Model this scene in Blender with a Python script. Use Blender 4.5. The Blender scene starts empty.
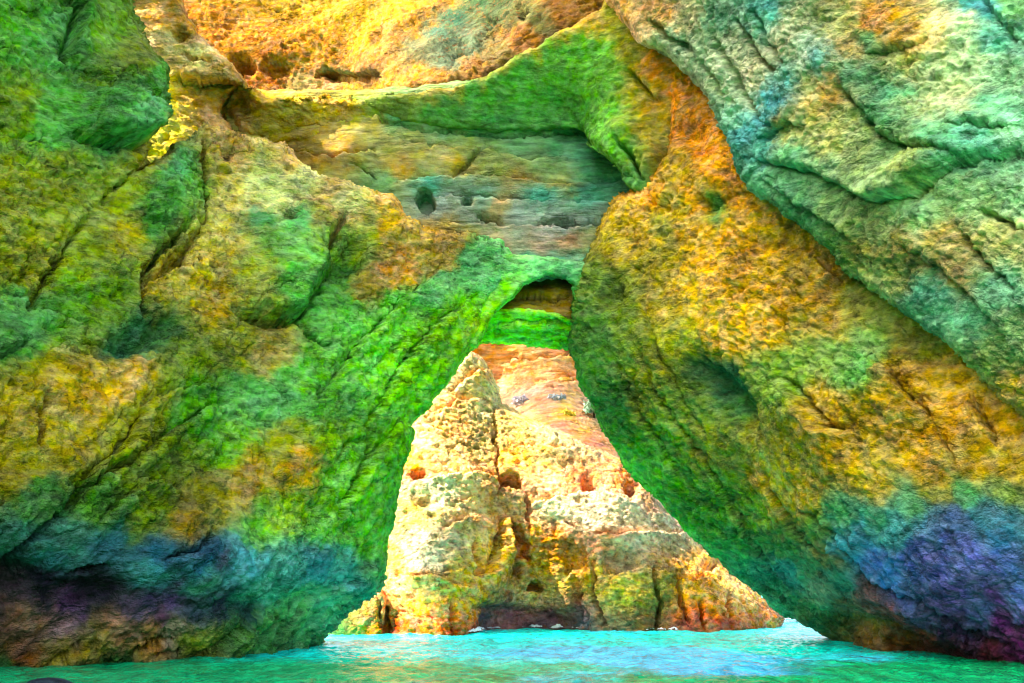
import bpy, math
import numpy as np

# ------------------------------------------------------------------ camera, sky, sun, exposure
scn = bpy.context.scene
col = scn.collection
W, H = 1024.0, 683.0
FPX = 983.0                       # focal length in pixels
CAMZ = 2.0
PITCH = math.atan((585 - 341.5) / FPX)
cd = bpy.data.cameras.new("camera"); cam = bpy.data.objects.new("camera", cd); col.objects.link(cam)
cam.location = (0, 0, CAMZ); cam.rotation_euler = (math.pi/2 + PITCH, 0, 0)
cd.sensor_width = 36; cd.lens = 36*FPX/W; cd.clip_start = .1; cd.clip_end = 6000
scn.camera = cam
scn.render.engine = 'CYCLES'
scn.cycles.use_denoising = True
scn.cycles.filter_width = 1.15
scn.cycles.max_bounces = 5; scn.cycles.diffuse_bounces = 3; scn.cycles.glossy_bounces = 2
scn.cycles.sample_clamp_indirect = 3

SUN = np.array([-0.60, -0.20, 0.77]); SUN /= np.linalg.norm(SUN)
elev = math.asin(SUN[2]); azim = math.atan2(SUN[0], SUN[1])
w = bpy.data.worlds.new("World"); scn.world = w; w.use_nodes = True
nt = w.node_tree
sky = nt.nodes.new('ShaderNodeTexSky'); sky.sky_type = 'NISHITA'; sky.sun_disc = False
sky.sun_elevation = elev; sky.sun_rotation = azim; sky.dust_density = 5.0; sky.ozone_density = 0.0
nt.links.new(sky.outputs[0], nt.nodes['Background'].inputs[0])
nt.nodes['Background'].inputs[1].default_value = 0.15
sd = bpy.data.lights.new("sun", 'SUN'); sd.energy = 2.1; sd.angle = math.radians(.5); sd.color = (1, .93, .82)
so = bpy.data.objects.new("sun", sd); col.objects.link(so)
from mathutils import Vector
so.rotation_euler = Vector(SUN.tolist()).to_track_quat('Z', 'Y').to_euler()
scn.view_settings.view_transform = 'Standard'; scn.view_settings.look = 'None'
scn.view_settings.exposure = 2.7; scn.view_settings.gamma = 1
scn.view_settings.use_curve_mapping = False

# ------------------------------------------------------------------ maths helpers
cp, sp = math.cos(PITCH), math.sin(PITCH)
def at(px, py, Y):
    """point of the place seen along a photo direction, on the vertical plane y = Y"""
    a = (px - W/2)/FPX; b = (H/2 - py)/FPX
    dy = cp - sp*b; dz = sp + cp*b
    s = Y/dy
    return np.stack([a*s, Y + 0*s, CAMZ + dz*s], -1)
def water_y(px, py):
    b = (H/2 - py)/FPX
    return -CAMZ*(cp - sp*b)/(sp + cp*b)

M32 = np.uint32(0xffffffff)
def hsh(ix, iy, iz, seed):
    h = (ix.astype(np.int64)*73856093 ^ iy.astype(np.int64)*19349663 ^ iz.astype(np.int64)*83492791 ^ (seed*2654435761)) & 0xffffffff
    h = h.astype(np.uint64)
    h = ((h ^ (h >> np.uint64(16)))*np.uint64(0x45d9f3b)) & np.uint64(0xffffffff)
    h = ((h ^ (h >> np.uint64(16)))*np.uint64(0x45d9f3b)) & np.uint64(0xffffffff)
    return (h ^ (h >> np.uint64(16)))
def noise(p, seed=0):
    f = np.floor(p); i = f.astype(np.int64); t = p - f
    u = t*t*t*(t*(t*6 - 15) + 10)
    r = 0
    for dx in (0, 1):
        wx = u[..., 0] if dx else 1 - u[..., 0]
        for dy in (0, 1):
            wy = u[..., 1] if dy else 1 - u[..., 1]
            for dz in (0, 1):
                wz = u[..., 2] if dz else 1 - u[..., 2]
                h = hsh(i[..., 0]+dx, i[..., 1]+dy, i[..., 2]+dz, seed)
                gx = (h & np.uint64(255)).astype(np.float32)/127.5 - 1
                gy = ((h >> np.uint64(8)) & np.uint64(255)).astype(np.float32)/127.5 - 1
                gz = ((h >> np.uint64(16)) & np.uint64(255)).astype(np.float32)/127.5 - 1
                r = r + wx*wy*wz*(gx*(t[..., 0]-dx) + gy*(t[..., 1]-dy) + gz*(t[..., 2]-dz))
    return r*1.2
def fbm(p, octv=4, seed=0, rough=.5, ridged=False):
    s = 0; a = 1; n = 0
    for k in range(octv):
        v = noise(p*(2.03**k) + 17.3*k, seed+k)
        if ridged: v = 1 - 2.6*np.abs(v) - .35
        s = s + a*v; n += a; a *= rough
    return s/n
def worley(p, seed=0):
    f = np.floor(p).astype(np.int64); t = p - f
    F1 = np.full(p.shape[:-1], 9.); F2 = F1.copy(); ID = np.zeros(p.shape[:-1])
    for dx in (-1, 0, 1):
        for dy in (-1, 0, 1):
            for dz in (-1, 0, 1):
                h = hsh(f[..., 0]+dx, f[..., 1]+dy, f[..., 2]+dz, seed)
                x = (h & np.uint64(1023)).astype(float)/1023; y = ((h >> np.uint64(10)) & np.uint64(1023)).astype(float)/1023
                z = ((h >> np.uint64(20)) & np.uint64(1023)).astype(float)/1023
                d = np.sqrt((t[..., 0]-dx-x)**2 + (t[..., 1]-dy-y)**2 + (t[..., 2]-dz-z)**2)
                n = d < F1
                F2 = np.where(n, F1, np.minimum(F2, d)); ID = np.where(n, x, ID); F1 = np.where(n, d, F1)
    return F1, F2, ID
def smooth(x, a, b):
    t = np.clip((x-a)/(b-a), 0, 1); return t*t*(3-2*t)

def seg_dist(P, poly, closed):
    """distance to polyline, closest point, parameter 0..1 along it, side sign"""
    pts = np.array(poly, float)
    n = len(pts); m = n if closed else n-1
    lens = np.array([np.hypot(*(pts[(k+1) % n]-pts[k])) for k in range(m)]); tot = lens.sum(); acc = 0
    D = np.full(P.shape[:-1], 1e9); C = np.zeros(P.shape); T = np.zeros(P.shape[:-1]); S = np.ones(P.shape[:-1])
    for k in range(m):
        a = pts[k]; b = pts[(k+1) % n]; e = b-a
        q = P - a
        t = np.clip((q@e)/max(e@e, 1e-9), 0, 1)
        c = a + t[..., None]*e
        d = np.hypot(P[..., 0]-c[..., 0], P[..., 1]-c[..., 1])
        s = np.sign(e[0]*q[..., 1] - e[1]*q[..., 0])
        n_ = d < D - 1e-9
        D = np.where(n_, d, D); C = np.where(n_[..., None], c, C); T = np.where(n_, (acc+t*lens[k])/tot, T); S = np.where(n_, s, S)
        acc += lens[k]
    return D, C, T, S
def inside(P, poly):
    pts = np.array(poly, float); r = np.zeros(P.shape[:-1], bool); n = len(pts)
    for k in range(n):
        a, b = pts[k], pts[(k+1) % n]
        if a[1] == b[1]: continue
        c = ((a[1] > P[..., 1]) != (b[1] > P[..., 1])) & (P[..., 0] < (b[0]-a[0])*(P[..., 1]-a[1])/(b[1]-a[1]) + a[0])
        r ^= c
    return r
def tps(ctrl):
    c = np.array(ctrl, float); X = c[:, :2]/100; v = c[:, 2]; n = len(c)
    def U(r2): return np.where(r2 > 1e-12, .5*r2*np.log(r2+1e-12), 0)
    d2 = ((X[:, None]-X[None])**2).sum(-1)
    A = np.zeros((n+3, n+3)); A[:n, :n] = U(d2) + np.eye(n)*.02; A[:n, n] = 1; A[:n, n+1:] = X; A[n, :n] = 1; A[n+1:, :n] = X.T
    s = np.linalg.solve(A, np.r_[v, 0, 0, 0])
    def f(P):
        Q = P/100; r = s[n] + Q[..., 0]*s[n+1] + Q[..., 1]*s[n+2]
        for k in range(n): r = r + s[k]*U((Q[..., 0]-X[k, 0])**2 + (Q[..., 1]-X[k, 1])**2)
        return r
    return f
def lin(h):
    c = np.array([int(h[i:i+2], 16) for i in (0, 2, 4)])/255
    return np.where(c < .04045, c/12.92, ((c+.055)/1.055)**2.4)
def grid_normals(P):
    du = np.gradient(P, axis=1); dv = np.gradient(P, axis=0)
    n = np.cross(dv, du); n /= np.linalg.norm(n, axis=-1, keepdims=True)+1e-12
    s = np.sign((n*(np.array([0, 0, CAMZ])-P)).sum(-1, keepdims=True)); s[s == 0] = 1
    return n*s

# ------------------------------------------------------------------ materials
def rock_mat(name, ang=0., stretch=3., scale=1., bump=1., speck=('3a2f18', .35), rough=.85, tint=None, wet=True, gain=1.0):
    m = bpy.data.materials.new(name); m.use_nodes = True; t = m.node_tree; N = t.nodes; L = t.links
    b = N['Principled BSDF']
    at_ = N.new('ShaderNodeAttribute'); at_.attribute_name = 'Col'
    tc = N.new('ShaderNodeTexCoord')
    mp = N.new('ShaderNodeMapping'); mp.inputs['Rotation'].default_value = (0, math.radians(ang), 0)
    mp.inputs['Scale'].default_value = (1/stretch, .7, 1)
    L.new(tc.outputs['Object'], mp.inputs[0])
    def noi(sc, det, ro, src=None, dist=0.):
        n = N.new('ShaderNodeTexNoise'); n.inputs['Scale'].default_value = sc; n.inputs['Detail'].default_value = det
        n.inputs['Roughness'].default_value = ro; n.inputs['Distortion'].default_value = dist
        L.new((src or mp.outputs[0]), n.inputs['Vector']); return n
    # colour mottling: hue drifts and brightness grain of the stone itself
    n1 = noi(1.8*scale, 7, .66, dist=.5)
    hv = N.new('ShaderNodeHueSaturation')
    r1 = N.new('ShaderNodeMapRange'); r1.inputs[1].default_value = .3; r1.inputs[2].default_value = .7
    r1.inputs[3].default_value = .469; r1.inputs[4].default_value = .531
    L.new(n1.outputs['Color'], r1.inputs[0]); L.new(r1.outputs[0], hv.inputs['Hue'])
    n2 = noi(3.4*scale, 6, .66)
    r2 = N.new('ShaderNodeMapRange'); r2.inputs[1].default_value = .3; r2.inputs[2].default_value = .7
    r2.inputs[3].default_value = .38*gain; r2.inputs[4].default_value = 1.68*gain
    L.new(n2.outputs[0], r2.inputs[0]); L.new(r2.outputs[0], hv.inputs['Value'])
    n3 = noi(2.1*scale, 5, .65, tc.outputs['Object'])
    r3 = N.new('ShaderNodeMapRange'); r3.inputs[1].default_value = .35; r3.inputs[2].default_value = .65
    r3.inputs[3].default_value = .86; r3.inputs[4].default_value = 1.1
    L.new(n3.outputs[0], r3.inputs[0]); L.new(r3.outputs[0], hv.inputs['Saturation'])
    L.new(at_.outputs['Color'], hv.inputs['Color'])
    # dark mineral specks
    n4 = noi(4.5*scale, 5, .7); rp = N.new('ShaderNodeValToRGB')
    rp.color_ramp.elements[0].position = .54; rp.color_ramp.elements[1].position = .62
    rp.color_ramp.elements[0].color = (0, 0, 0, 1); rp.color_ramp.elements[1].color = (speck[1],)*3+(1,)
    L.new(n4.outputs[0], rp.inputs[0])
    mx = N.new('ShaderNodeMixRGB'); mx.blend_type = 'MIX'
    L.new(rp.outputs[0], mx.inputs[0]); L.new(hv.outputs[0], mx.inputs[1]); mx.inputs[2].default_value = tuple(lin(speck[0]))+(1,)
    L.new(mx.outputs[0], b.inputs['Base Color'])
    # relief: long grain, crust, pits
    g1 = noi(1.5*scale, 7, .64, dist=.4); g2 = noi(5*scale, 4, .62, tc.outputs['Object'])
    v = N.new('ShaderNodeTexVoronoi'); v.inputs['Scale'].default_value = 2.6*scale; v.feature = 'F1'
    mv = N.new('ShaderNodeVectorMath'); mv.operation = 'ADD'; L.new(mp.outputs[0], mv.inputs[0])
    wv = N.new('ShaderNodeVectorMath'); wv.operation = 'SCALE'; wv.inputs['Scale'].default_value = .5/scale; L.new(n2.outputs['Color'], wv.inputs[0]); L.new(wv.outputs[0], mv.inputs[1])
    L.new(mv.outputs[0], v.inputs['Vector'])
    a1 = N.new('ShaderNodeMath'); a1.operation = 'MULTIPLY_ADD'; a1.inputs[1].default_value = .5; L.new(g2.outputs[0], a1.inputs[0]); L.new(g1.outputs[0], a1.inputs[2])
    a2 = N.new('ShaderNodeMath'); a2.operation = 'MULTIPLY_ADD'; a2.inputs[1].default_value = .28; L.new(v.outputs['Distance'], a2.inputs[0]); L.new(a1.outputs[0], a2.inputs[2])
    ve = N.new('ShaderNodeTexVoronoi'); ve.feature = 'DISTANCE_TO_EDGE'; ve.inputs['Scale'].default_value = .8*scale
    nw = noi(1.1*scale, 6, .65); w2 = N.new('ShaderNodeVectorMath'); w2.operation = 'SCALE'; w2.inputs['Scale'].default_value = 1.3/scale; L.new(nw.outputs['Color'], w2.inputs[0])
    m2 = N.new('ShaderNodeVectorMath'); m2.operation = 'ADD'; L.new(mp.outputs[0], m2.inputs[0]); L.new(w2.outputs[0], m2.inputs[1]); L.new(m2.outputs[0], ve.inputs['Vector'])
    re_ = N.new('ShaderNodeMapRange'); re_.inputs[1].default_value = 0; re_.inputs[2].default_value = .07; re_.inputs[3].default_value = 0; re_.inputs[4].default_value = .22
    L.new(ve.outputs['Distance'], re_.inputs[0])
    a3 = N.new('ShaderNodeMath'); a3.operation = 'ADD'; L.new(re_.outputs[0], a3.inputs[0]); L.new(a2.outputs[0], a3.inputs[1]); a2 = a3
    bp = N.new('ShaderNodeBump'); bp.inputs['Distance'].default_value = .85*bump/scale
    nb = noi(.35, 4, .6, tc.outputs['Object']); rb = N.new('ShaderNodeMapRange'); rb.inputs[1].default_value = .38; rb.inputs[2].default_value = .6
    rb.inputs[3].default_value = .35; rb.inputs[4].default_value = 1.; L.new(nb.outputs[0], rb.inputs[0]); L.new(rb.outputs[0], bp.inputs['Strength'])
    L.new(a2.outputs[0], bp.inputs['Height']); L.new(bp.outputs[0], b.inputs['Normal'])
    # wetter and glossier close to the sea
    if wet:
        sx = N.new('ShaderNodeSeparateXYZ'); ge = N.new('ShaderNodeNewGeometry'); L.new(ge.outputs['Position'], sx.inputs[0])
        wr = N.new('ShaderNodeMapRange'); wr.inputs[1].default_value = .5; wr.inputs[2].default_value = 4.5
        wr.inputs[3].default_value = .42; wr.inputs[4].default_value = rough; L.new(sx.outputs['Z'], wr.inputs[0])
        L.new(wr.outputs[0], b.inputs['Roughness'])
    else: b.inputs['Roughness'].default_value = rough
    b.inputs['Specular IOR Level'].default_value = .06
    return m

def mesh_obj(name, V, F, mat, colr=None, smooth_=True):
    me = bpy.data.meshes.new(name)
    V = np.asarray(V, np.float32); F = np.asarray(F, np.int32)
    me.vertices.add(len(V)); me.vertices.foreach_set('co', V.ravel())
    k = F.shape[1]
    me.loops.add(F.size); me.loops.foreach_set('vertex_index', F.ravel())
    me.polygons.add(len(F)); me.polygons.foreach_set('loop_start', np.arange(0, F.size, k, dtype=np.int32))
    me.polygons.foreach_set('loop_total', np.full(len(F), k, np.int32))
    me.polygons.foreach_set('use_smooth', np.full(len(F), smooth_))
    me.update(calc_edges=True)
    if colr is not None:
        a = me.color_attributes.new('Col', 'FLOAT_COLOR', 'POINT')
        a.data.foreach_set('color', np.concatenate([colr, np.ones((len(colr), 1))], 1).astype(np.float32).ravel())
    if mat: me.materials.append(mat)
    o = bpy.data.objects.new(name, me); col.objects.link(o)
    return o
def tag(o, label=None, cat=None, group=None, kind=None):
    if label: o['label'] = label
    if cat: o['category'] = cat
    if group: o['group'] = group
    if kind: o['kind'] = kind
    return o

# ------------------------------------------------------------------ rock builder
def rock(name, mat, poly, depth, seeds, feats=(), res=1.5, thick=5., round_=8., rdepth=1.5, edge_warp=4.,
         grain=(0, 3.), amp=1., seed=1, blocks=(.5, .12), inset=0.12, power=3.5, cwarp=26., rounding=True, crust=1.5, pits=0., cave=True, boost=(), warm=(1.40, 1.06, .56)):
    """a rock mass: relief surface with real overhangs, rolled edges, flanks and a back.
    depth: survey points (direction, distance); seeds: stain colours; feats: ledges, bulges, hollows"""
    poly = [tuple(p) for p in poly]
    xs = [p[0] for p in poly]; ys = [p[1] for p in poly]
    nx = int((max(xs)-min(xs))/res)+3; ny = int((max(ys)-min(ys))/res)+3
    gx = np.linspace(min(xs)-res, max(xs)+res, nx); gy = np.linspace(min(ys)-res, max(ys)+res, ny)
    P = np.stack(np.meshgrid(gx, gy), -1)
    z0 = np.zeros(P.shape[:-1])
    Q = np.stack([P[..., 0]/28, P[..., 1]/28, z0], -1)
    wob = np.stack([fbm(Q, 4, seed+50, .6), fbm(Q, 4, seed+60, .6)], -1)*edge_warp*2
    D, C, _, _ = seg_dist(P+wob, poly, True); ins = inside(P+wob, poly)
    d = np.where(ins, D, -D)
    Pn = np.where(((d < 0) & (d > -res*2.0))[..., None], P + (C - (P+wob))*1.0, P)
    keep = d > -res*1.5
    dd = np.clip(d, 0, None)
    if cave: depth = [(a_, b_, c_ if c_ < 34 else 34+(c_-34)*.75) for a_, b_, c_ in depth]
    f = tps(depth); Y = f(Pn)
    t = np.clip(dd/round_, 0, 1)
    Yb = Y + (rdepth*(1-np.sqrt(1-(1-t)**2)) if rounding else 0)
    B = at(Pn[..., 0], Pn[..., 1], Yb)
    Nn = grid_normals(at(Pn[..., 0], Pn[..., 1], Y))
    # features, metres outwards
    warpf = np.stack([fbm(Q*2.2+9, 4, seed+70, .6), fbm(Q*2.2+31, 4, seed+80, .6)], -1)*9
    PW = P + warpf
    disp = np.zeros(P.shape[:-1])
    for ft in feats:
        k = ft[0]
        if k == 'L':      # ledge: [poly, height, width, groove, groove width] - the raised side is the left of travel (screen, y down)
            pl, h, wd = ft[1], ft[2], ft[3]; g = ft[4] if len(ft) > 4 else h*.6; gw = ft[5] if len(ft) > 5 else 5
            xs_ = [q[0] for q in pl]; ys_ = [q[1] for q in pl]; pad = max(wd*4, 20)
            mk = (P[..., 0] > min(xs_)-pad) & (P[..., 0] < max(xs_)+pad) & (P[..., 1] > min(ys_)-pad) & (P[..., 1] < max(ys_)+pad)
            if not mk.any(): continue
            dm, _, T, S = seg_dist(PW[mk], pl, False)
            tp = np.clip(np.sin(np.pi*np.clip(T, 0, 1)), 0, 1)**.5
            s = dm*-S
            disp[mk] += tp*np.where(s > 0, h*np.exp(-s/wd)*smooth(s, -2, 4 if wd < 20 else 7), -g*1.25*np.exp(s/(gw*.65))) 
        elif k == 'B':    # bulge / hollow
            _, cx, cy, rx, ry, an, h = ft[:7]; pw = ft[7] if len(ft) > 7 else 2
            c_, s_ = math.cos(math.radians(an)), math.sin(math.radians(an))
            X = PW[..., 0]-cx; Z = PW[..., 1]-cy
            r = np.hypot((X*c_+Z*s_)/rx, (-X*s_+Z*c_)/ry)
            disp += h*np.exp(-r**pw)
        elif k == 'K':    # crack
            pl, h, wd = ft[1], ft[2]*1.35, ft[3]*.65
            xs_ = [q[0] for q in pl]; ys_ = [q[1] for q in pl]
            mk = (P[..., 0] > min(xs_)-25) & (P[..., 0] < max(xs_)+25) & (P[..., 1] > min(ys_)-25) & (P[..., 1] < max(ys_)+25)
            if not mk.any(): continue
            dm, _, T, S = seg_dist(PW[mk], pl, False)
            disp[mk] -= h*np.exp(-(dm/wd)**2)*np.clip(np.sin(np.pi*np.clip(T, .02, .98)), 0, 1)**.4
        elif k == 'P':    # raised or sunk plate
            pl, h, wd = ft[1:4]
            dm, _, _, _ = seg_dist(PW, pl, True); di = np.where(inside(PW, pl), dm, -dm)
            disp += h*smooth(di, 0, wd)
    # natural relief in world space
    a = math.radians(grain[0]); ca, sa = math.cos(a), math.sin(a)
    R = np.stack([(B[..., 0]*ca + B[..., 2]*sa)/grain[1], B[..., 1]*.7, -B[..., 0]*sa + B[..., 2]*ca], -1)
    rel = .55*fbm(R*.22, 3, seed+1, .55)*2.2 + .22*fbm(R*.8, 4, seed+5, .6, True)
    if blocks[1]:
        wp = R*blocks[0] + .35*np.stack([fbm(R*1.3, 3, seed+20), fbm(R*1.3, 3, seed+23), fbm(R*1.3, 3, seed+26)], -1)
        F1, F2, ID = worley(wp, seed+3)
        cm = smooth(fbm(R*.35+5, 3, seed+28), -.1, .2)
        rel = rel + blocks[1]*((ID-.5)*(.5+1.1*cm) - 2.6*cm*np.exp(-((F2-F1)/.032)))
    if pits:
        F1, F2, ID = worley(B*np.array([1.5, 1., 1.9])+.3*rel[..., None], seed+8)
        rel = rel - pits*smooth(.38-F1, 0, .2)*(ID > .45)
    G1 = B + Nn*(disp + amp*rel)[..., None]
    # finer crust stands off the carved surface itself, so ledges and flanks are rough too
    N2 = grid_normals(G1)
    N2[1:-1, 1:-1] = (N2[1:-1, 1:-1]*2 + N2[:-2, 1:-1] + N2[2:, 1:-1] + N2[1:-1, :-2] + N2[1:-1, 2:])
    N2 = N2 + Nn*1.5; N2 /= np.linalg.norm(N2, axis=-1, keepdims=True)
    R2 = np.stack([(G1[..., 0]*ca + G1[..., 2]*sa)/(1+(grain[1]-1)*.6), G1[..., 1]*.9, -G1[..., 0]*sa + G1[..., 2]*ca], -1)
    R2 = R2 + .12*np.stack([fbm(G1*2, 2, seed+40), fbm(G1*2, 2, seed+41), fbm(G1*2, 2, seed+42)], -1)
    fine = .19*fbm(R2*1.9, 4, seed+9, .62, True)*crust + .12*fbm(R2*5.0, 2, seed+33, .6, True)*crust
    F1, F2, ID = worley(R2*2.1 + .2*fine[..., None], seed+44)
    fine = fine + .09*crust*((ID-.5) - .7*np.exp(-((F2-F1)/.05)))
    cm = smooth(fbm(B*.30+8, 4, seed+47, .6), -.22, .25); fine = fine*(.35 + 1.05*cm)
    if pits:
        F1, F2, ID = worley(B*np.array([3.2, 2., 4.2])+.3*rel[..., None], seed+11)
        fine = fine - .4*pits*smooth(.42-F1, 0, .2)*(ID > .35)
    G = G1 + N2*(amp*1.25*fine)[..., None]
    # stain colours
    cw = np.stack([fbm(Q*.9+3, 6, seed+90, .68), fbm(Q*.9+7, 6, seed+95, .68)], -1)*cwarp*2
    cw = cw + np.stack([fbm(R2*2.5+3, 3, seed+97, .7), fbm(R2*2.5+7, 3, seed+98, .7)], -1)*cwarp*.9
    # stains run along the grain
    SW = P + cw; sx = SW[..., 0]*ca - SW[..., 1]*sa; sy = SW[..., 0]*sa + SW[..., 1]*ca
    num = np.zeros(P.shape[:-1]+(3,)); den = np.zeros(P.shape[:-1])
    for s_ in seeds:
        x, y, hx = s_[:3]; wt = s_[3] if len(s_) > 3 else 1.
        qx = x*ca - y*sa; qy = x*sa + y*ca
        w_ = wt/((((sx-qx)/1.35)**2 + (sy-qy)**2 + 60)**(power/2))
        num += w_[..., None]*lin(hx); den += w_
    CO = num/den[..., None]
    for bx, by, brx, bry, bf in boost:      # light painted in: colour lifted where faces get little light
        CO = CO*(1+(bf-1)*np.exp(-((P[..., 0]-bx)/brx)**2-((P[..., 1]-by)/bry)**2))[..., None]
    CO[..., 0] = np.maximum(CO[..., 0], .26*CO[..., 1])
    bl = np.clip(CO[..., 2:3]/(CO.max(-1, keepdims=True)+1e-6)*1.5-.6, 0, 1)
    CO = np.clip(CO*(np.array(warm)*(1-bl) + np.array([.88, 1., .74])*bl), 0.004, .85)
    # assemble front
    kv = keep; idx = np.full(kv.shape, -1); idx[kv] = np.arange(kv.sum())
    q = kv[:-1, :-1] & kv[1:, :-1] & kv[:-1, 1:] & kv[1:, 1:]
    ii, jj = np.nonzero(q)
    F = np.stack([idx[ii, jj], idx[ii+1, jj], idx[ii+1, jj+1], idx[ii, jj+1]], 1)
    V = G[kv]; CC = CO[kv]; PX = Pn[kv]
    # flanks: extrude the boundary loop back
    E = np.concatenate([F[:, [0, 1]], F[:, [1, 2]], F[:, [2, 3]], F[:, [3, 0]]])
    key = np.sort(E, 1); kk = key[:, 0].astype(np.int64)*len(V)+key[:, 1]
    u, inv, cnt = np.unique(kk, return_inverse=True, return_counts=True)
    be = E[cnt[inv] == 1]
    bv = np.unique(be); mp_ = np.full(len(V), -1); 
    # inward direction from gradient of distance field
    gyd, gxd = np.gradient(D*np.where(ins, 1, -1)); g = np.stack([gxd, gyd], -1); g /= np.linalg.norm(g, axis=-1, keepdims=True)+1e-9
    gi = g[kv][bv]
    cur = bv; Vs = [V]; Cs = [CC]; Fs = [F]; base = len(V); Yb_k = Yb[kv][bv]
    map0 = np.full(len(V), -1); map0[bv] = np.arange(len(bv))
    e0 = map0[be]; prev = bv
    for k, (ts, ins_) in enumerate([(.12, .03), (.35, .25), (1., 1.)]):
        pp = PX[bv] + gi*inset*ins_*thick*FPX/Yb_k[:, None]
        nv = at(pp[:, 0], pp[:, 1], V[bv, 1] + thick*ts)
        # keep the displaced offset
        nv = nv + (V[bv]-at(PX[bv][:, 0], PX[bv][:, 1], V[bv, 1]))
        nidx = base + np.arange(len(bv))
        Fs.append(np.stack([prev[e0[:, 1]], prev[e0[:, 0]], nidx[e0[:, 0]], nidx[e0[:, 1]]], 1))
        Vs.append(nv); Cs.append(CC[bv]); prev = nidx; base += len(bv)
    # back, coarse
    st = 6
    sub = kv[::st, ::st] & (d[::st, ::st] > res*2)
    bi = np.full(sub.shape, -1); bi[sub] = base + np.arange(sub.sum())
    BP = at(Pn[::st, ::st, 0], Pn[::st, ::st, 1], Y[::st, ::st]+thick)
    q = sub[:-1, :-1] & sub[1:, :-1] & sub[:-1, 1:] & sub[1:, 1:]
    ii, jj = np.nonzero(q)
    if len(ii):
        Vs.append(BP[sub]); Cs.append(CO[::st, ::st][sub])
        Fs.append(np.stack([bi[ii, jj], bi[ii, jj+1], bi[ii+1, jj+1], bi[ii+1, jj]], 1))
    return mesh_obj(name, np.concatenate(Vs), np.concatenate(Fs), mat, np.concatenate(Cs))

def wy(px, py): return float(water_y(px, py))

# ------------------------------------------------------------------ sea
def build_sea():
    def axis(lo, hi, a, b, n, far, nf):
        c = np.linspace(a, b, n); l = a - np.geomspace(.3, a-lo, nf)[::-1]; h = b + np.geomspace(.3, hi-b, nf)
        return np.r_[l, c, h]
    X = axis(-2500, 2500, -26, 26, 420, 0, 24); Yv = np.r_[np.linspace(-40, 14, 30), np.linspace(14.4, 62, 480), 62+np.geomspace(.3, 3000, 24)]
    gx, gy = np.meshgrid(X, Yv)
    p = np.stack([gx*.45, gy*.28, 0*gx], -1)
    fade = np.exp(-np.clip(np.hypot(gx, gy-35)-40, 0, None)/30)
    z = (.14*fbm(p*.5, 3, 5, .55) + .16*fbm(p*1.7+4, 4, 8, .6) + .07*fbm(p*5+7, 3, 12, .6, True))*fade - .04
    n1, n2 = gx.shape; I = np.arange(n1*n2).reshape(n1, n2)
    F = np.stack([I[:-1, :-1].ravel(), I[:-1, 1:].ravel(), I[1:, 1:].ravel(), I[1:, :-1].ravel()], 1)
    # water colour: sandy shallows with painted sun outside, deeper green with painted shade inside
    q = np.stack([gx*.16, gy*.10, 0*gx+3], -1)
    w1 = fbm(q, 4, 77, .6)
    deep_shade = lin('04a05c'); aqua = lin('00f8e4'); blue = lin('58bcff')
    a = smooth(gy + 9*w1 - np.abs(gx-2)*.55, 22, 30)
    bl = smooth(w1*2.2 + np.exp(-((gx-4.5)/5)**2-((gy-30)/7)**2)*1.4, .35, 1.0)
    C = deep_shade*(1-a)[..., None] + aqua*a[..., None]
    C = C*(1-bl*.65)[..., None] + blue*(bl*.65)[..., None]
    m = bpy.data.materials.new('sea_water'); m.use_nodes = True; t = m.node_tree; N = t.nodes; L = t.links; b = N['Principled BSDF']
    A = N.new('ShaderNodeAttribute'); A.attribute_name = 'Col'
    tc = N.new('ShaderNodeTexCoord'); mp = N.new('ShaderNodeMapping'); mp.inputs['Scale'].default_value = (1.1, .55, 1); L.new(tc.outputs['Object'], mp.inputs[0])
    n = N.new('ShaderNodeTexNoise'); n.inputs['Scale'].default_value = 1.5; n.inputs['Detail'].default_value = 8; n.inputs['Roughness'].default_value = .62; n.inputs['Distortion'].default_value = .8
    L.new(mp.outputs[0], n.inputs[0])
    hv = N.new('ShaderNodeHueSaturation'); r = N.new('ShaderNodeMapRange'); r.inputs[1].default_value = .3; r.inputs[2].default_value = .7; r.inputs[3].default_value = .45; r.inputs[4].default_value = 1.6
    L.new(n.outputs[0], r.inputs[0]); L.new(r.outputs[0], hv.inputs['Value']); L.new(A.outputs['Color'], hv.inputs['Color']); L.new(hv.outputs[0], b.inputs['Base Color'])
    bp = N.new('ShaderNodeBump'); bp.inputs['Strength'].default_value = 1; bp.inputs['Distance'].default_value = .30; L.new(n.outputs[0], bp.inputs['Height']); L.new(bp.outputs[0], b.inputs['Normal'])
    b.inputs['Roughness'].default_value = .06; b.inputs['IOR'].default_value = 1.33; b.inputs['Specular IOR Level'].default_value = .35
    o = mesh_obj('sea_water', np.stack([gx, gy, z], -1).reshape(-1, 3), F, m, C.reshape(-1, 3))
    tag(o, kind='structure')
build_sea()

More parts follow.
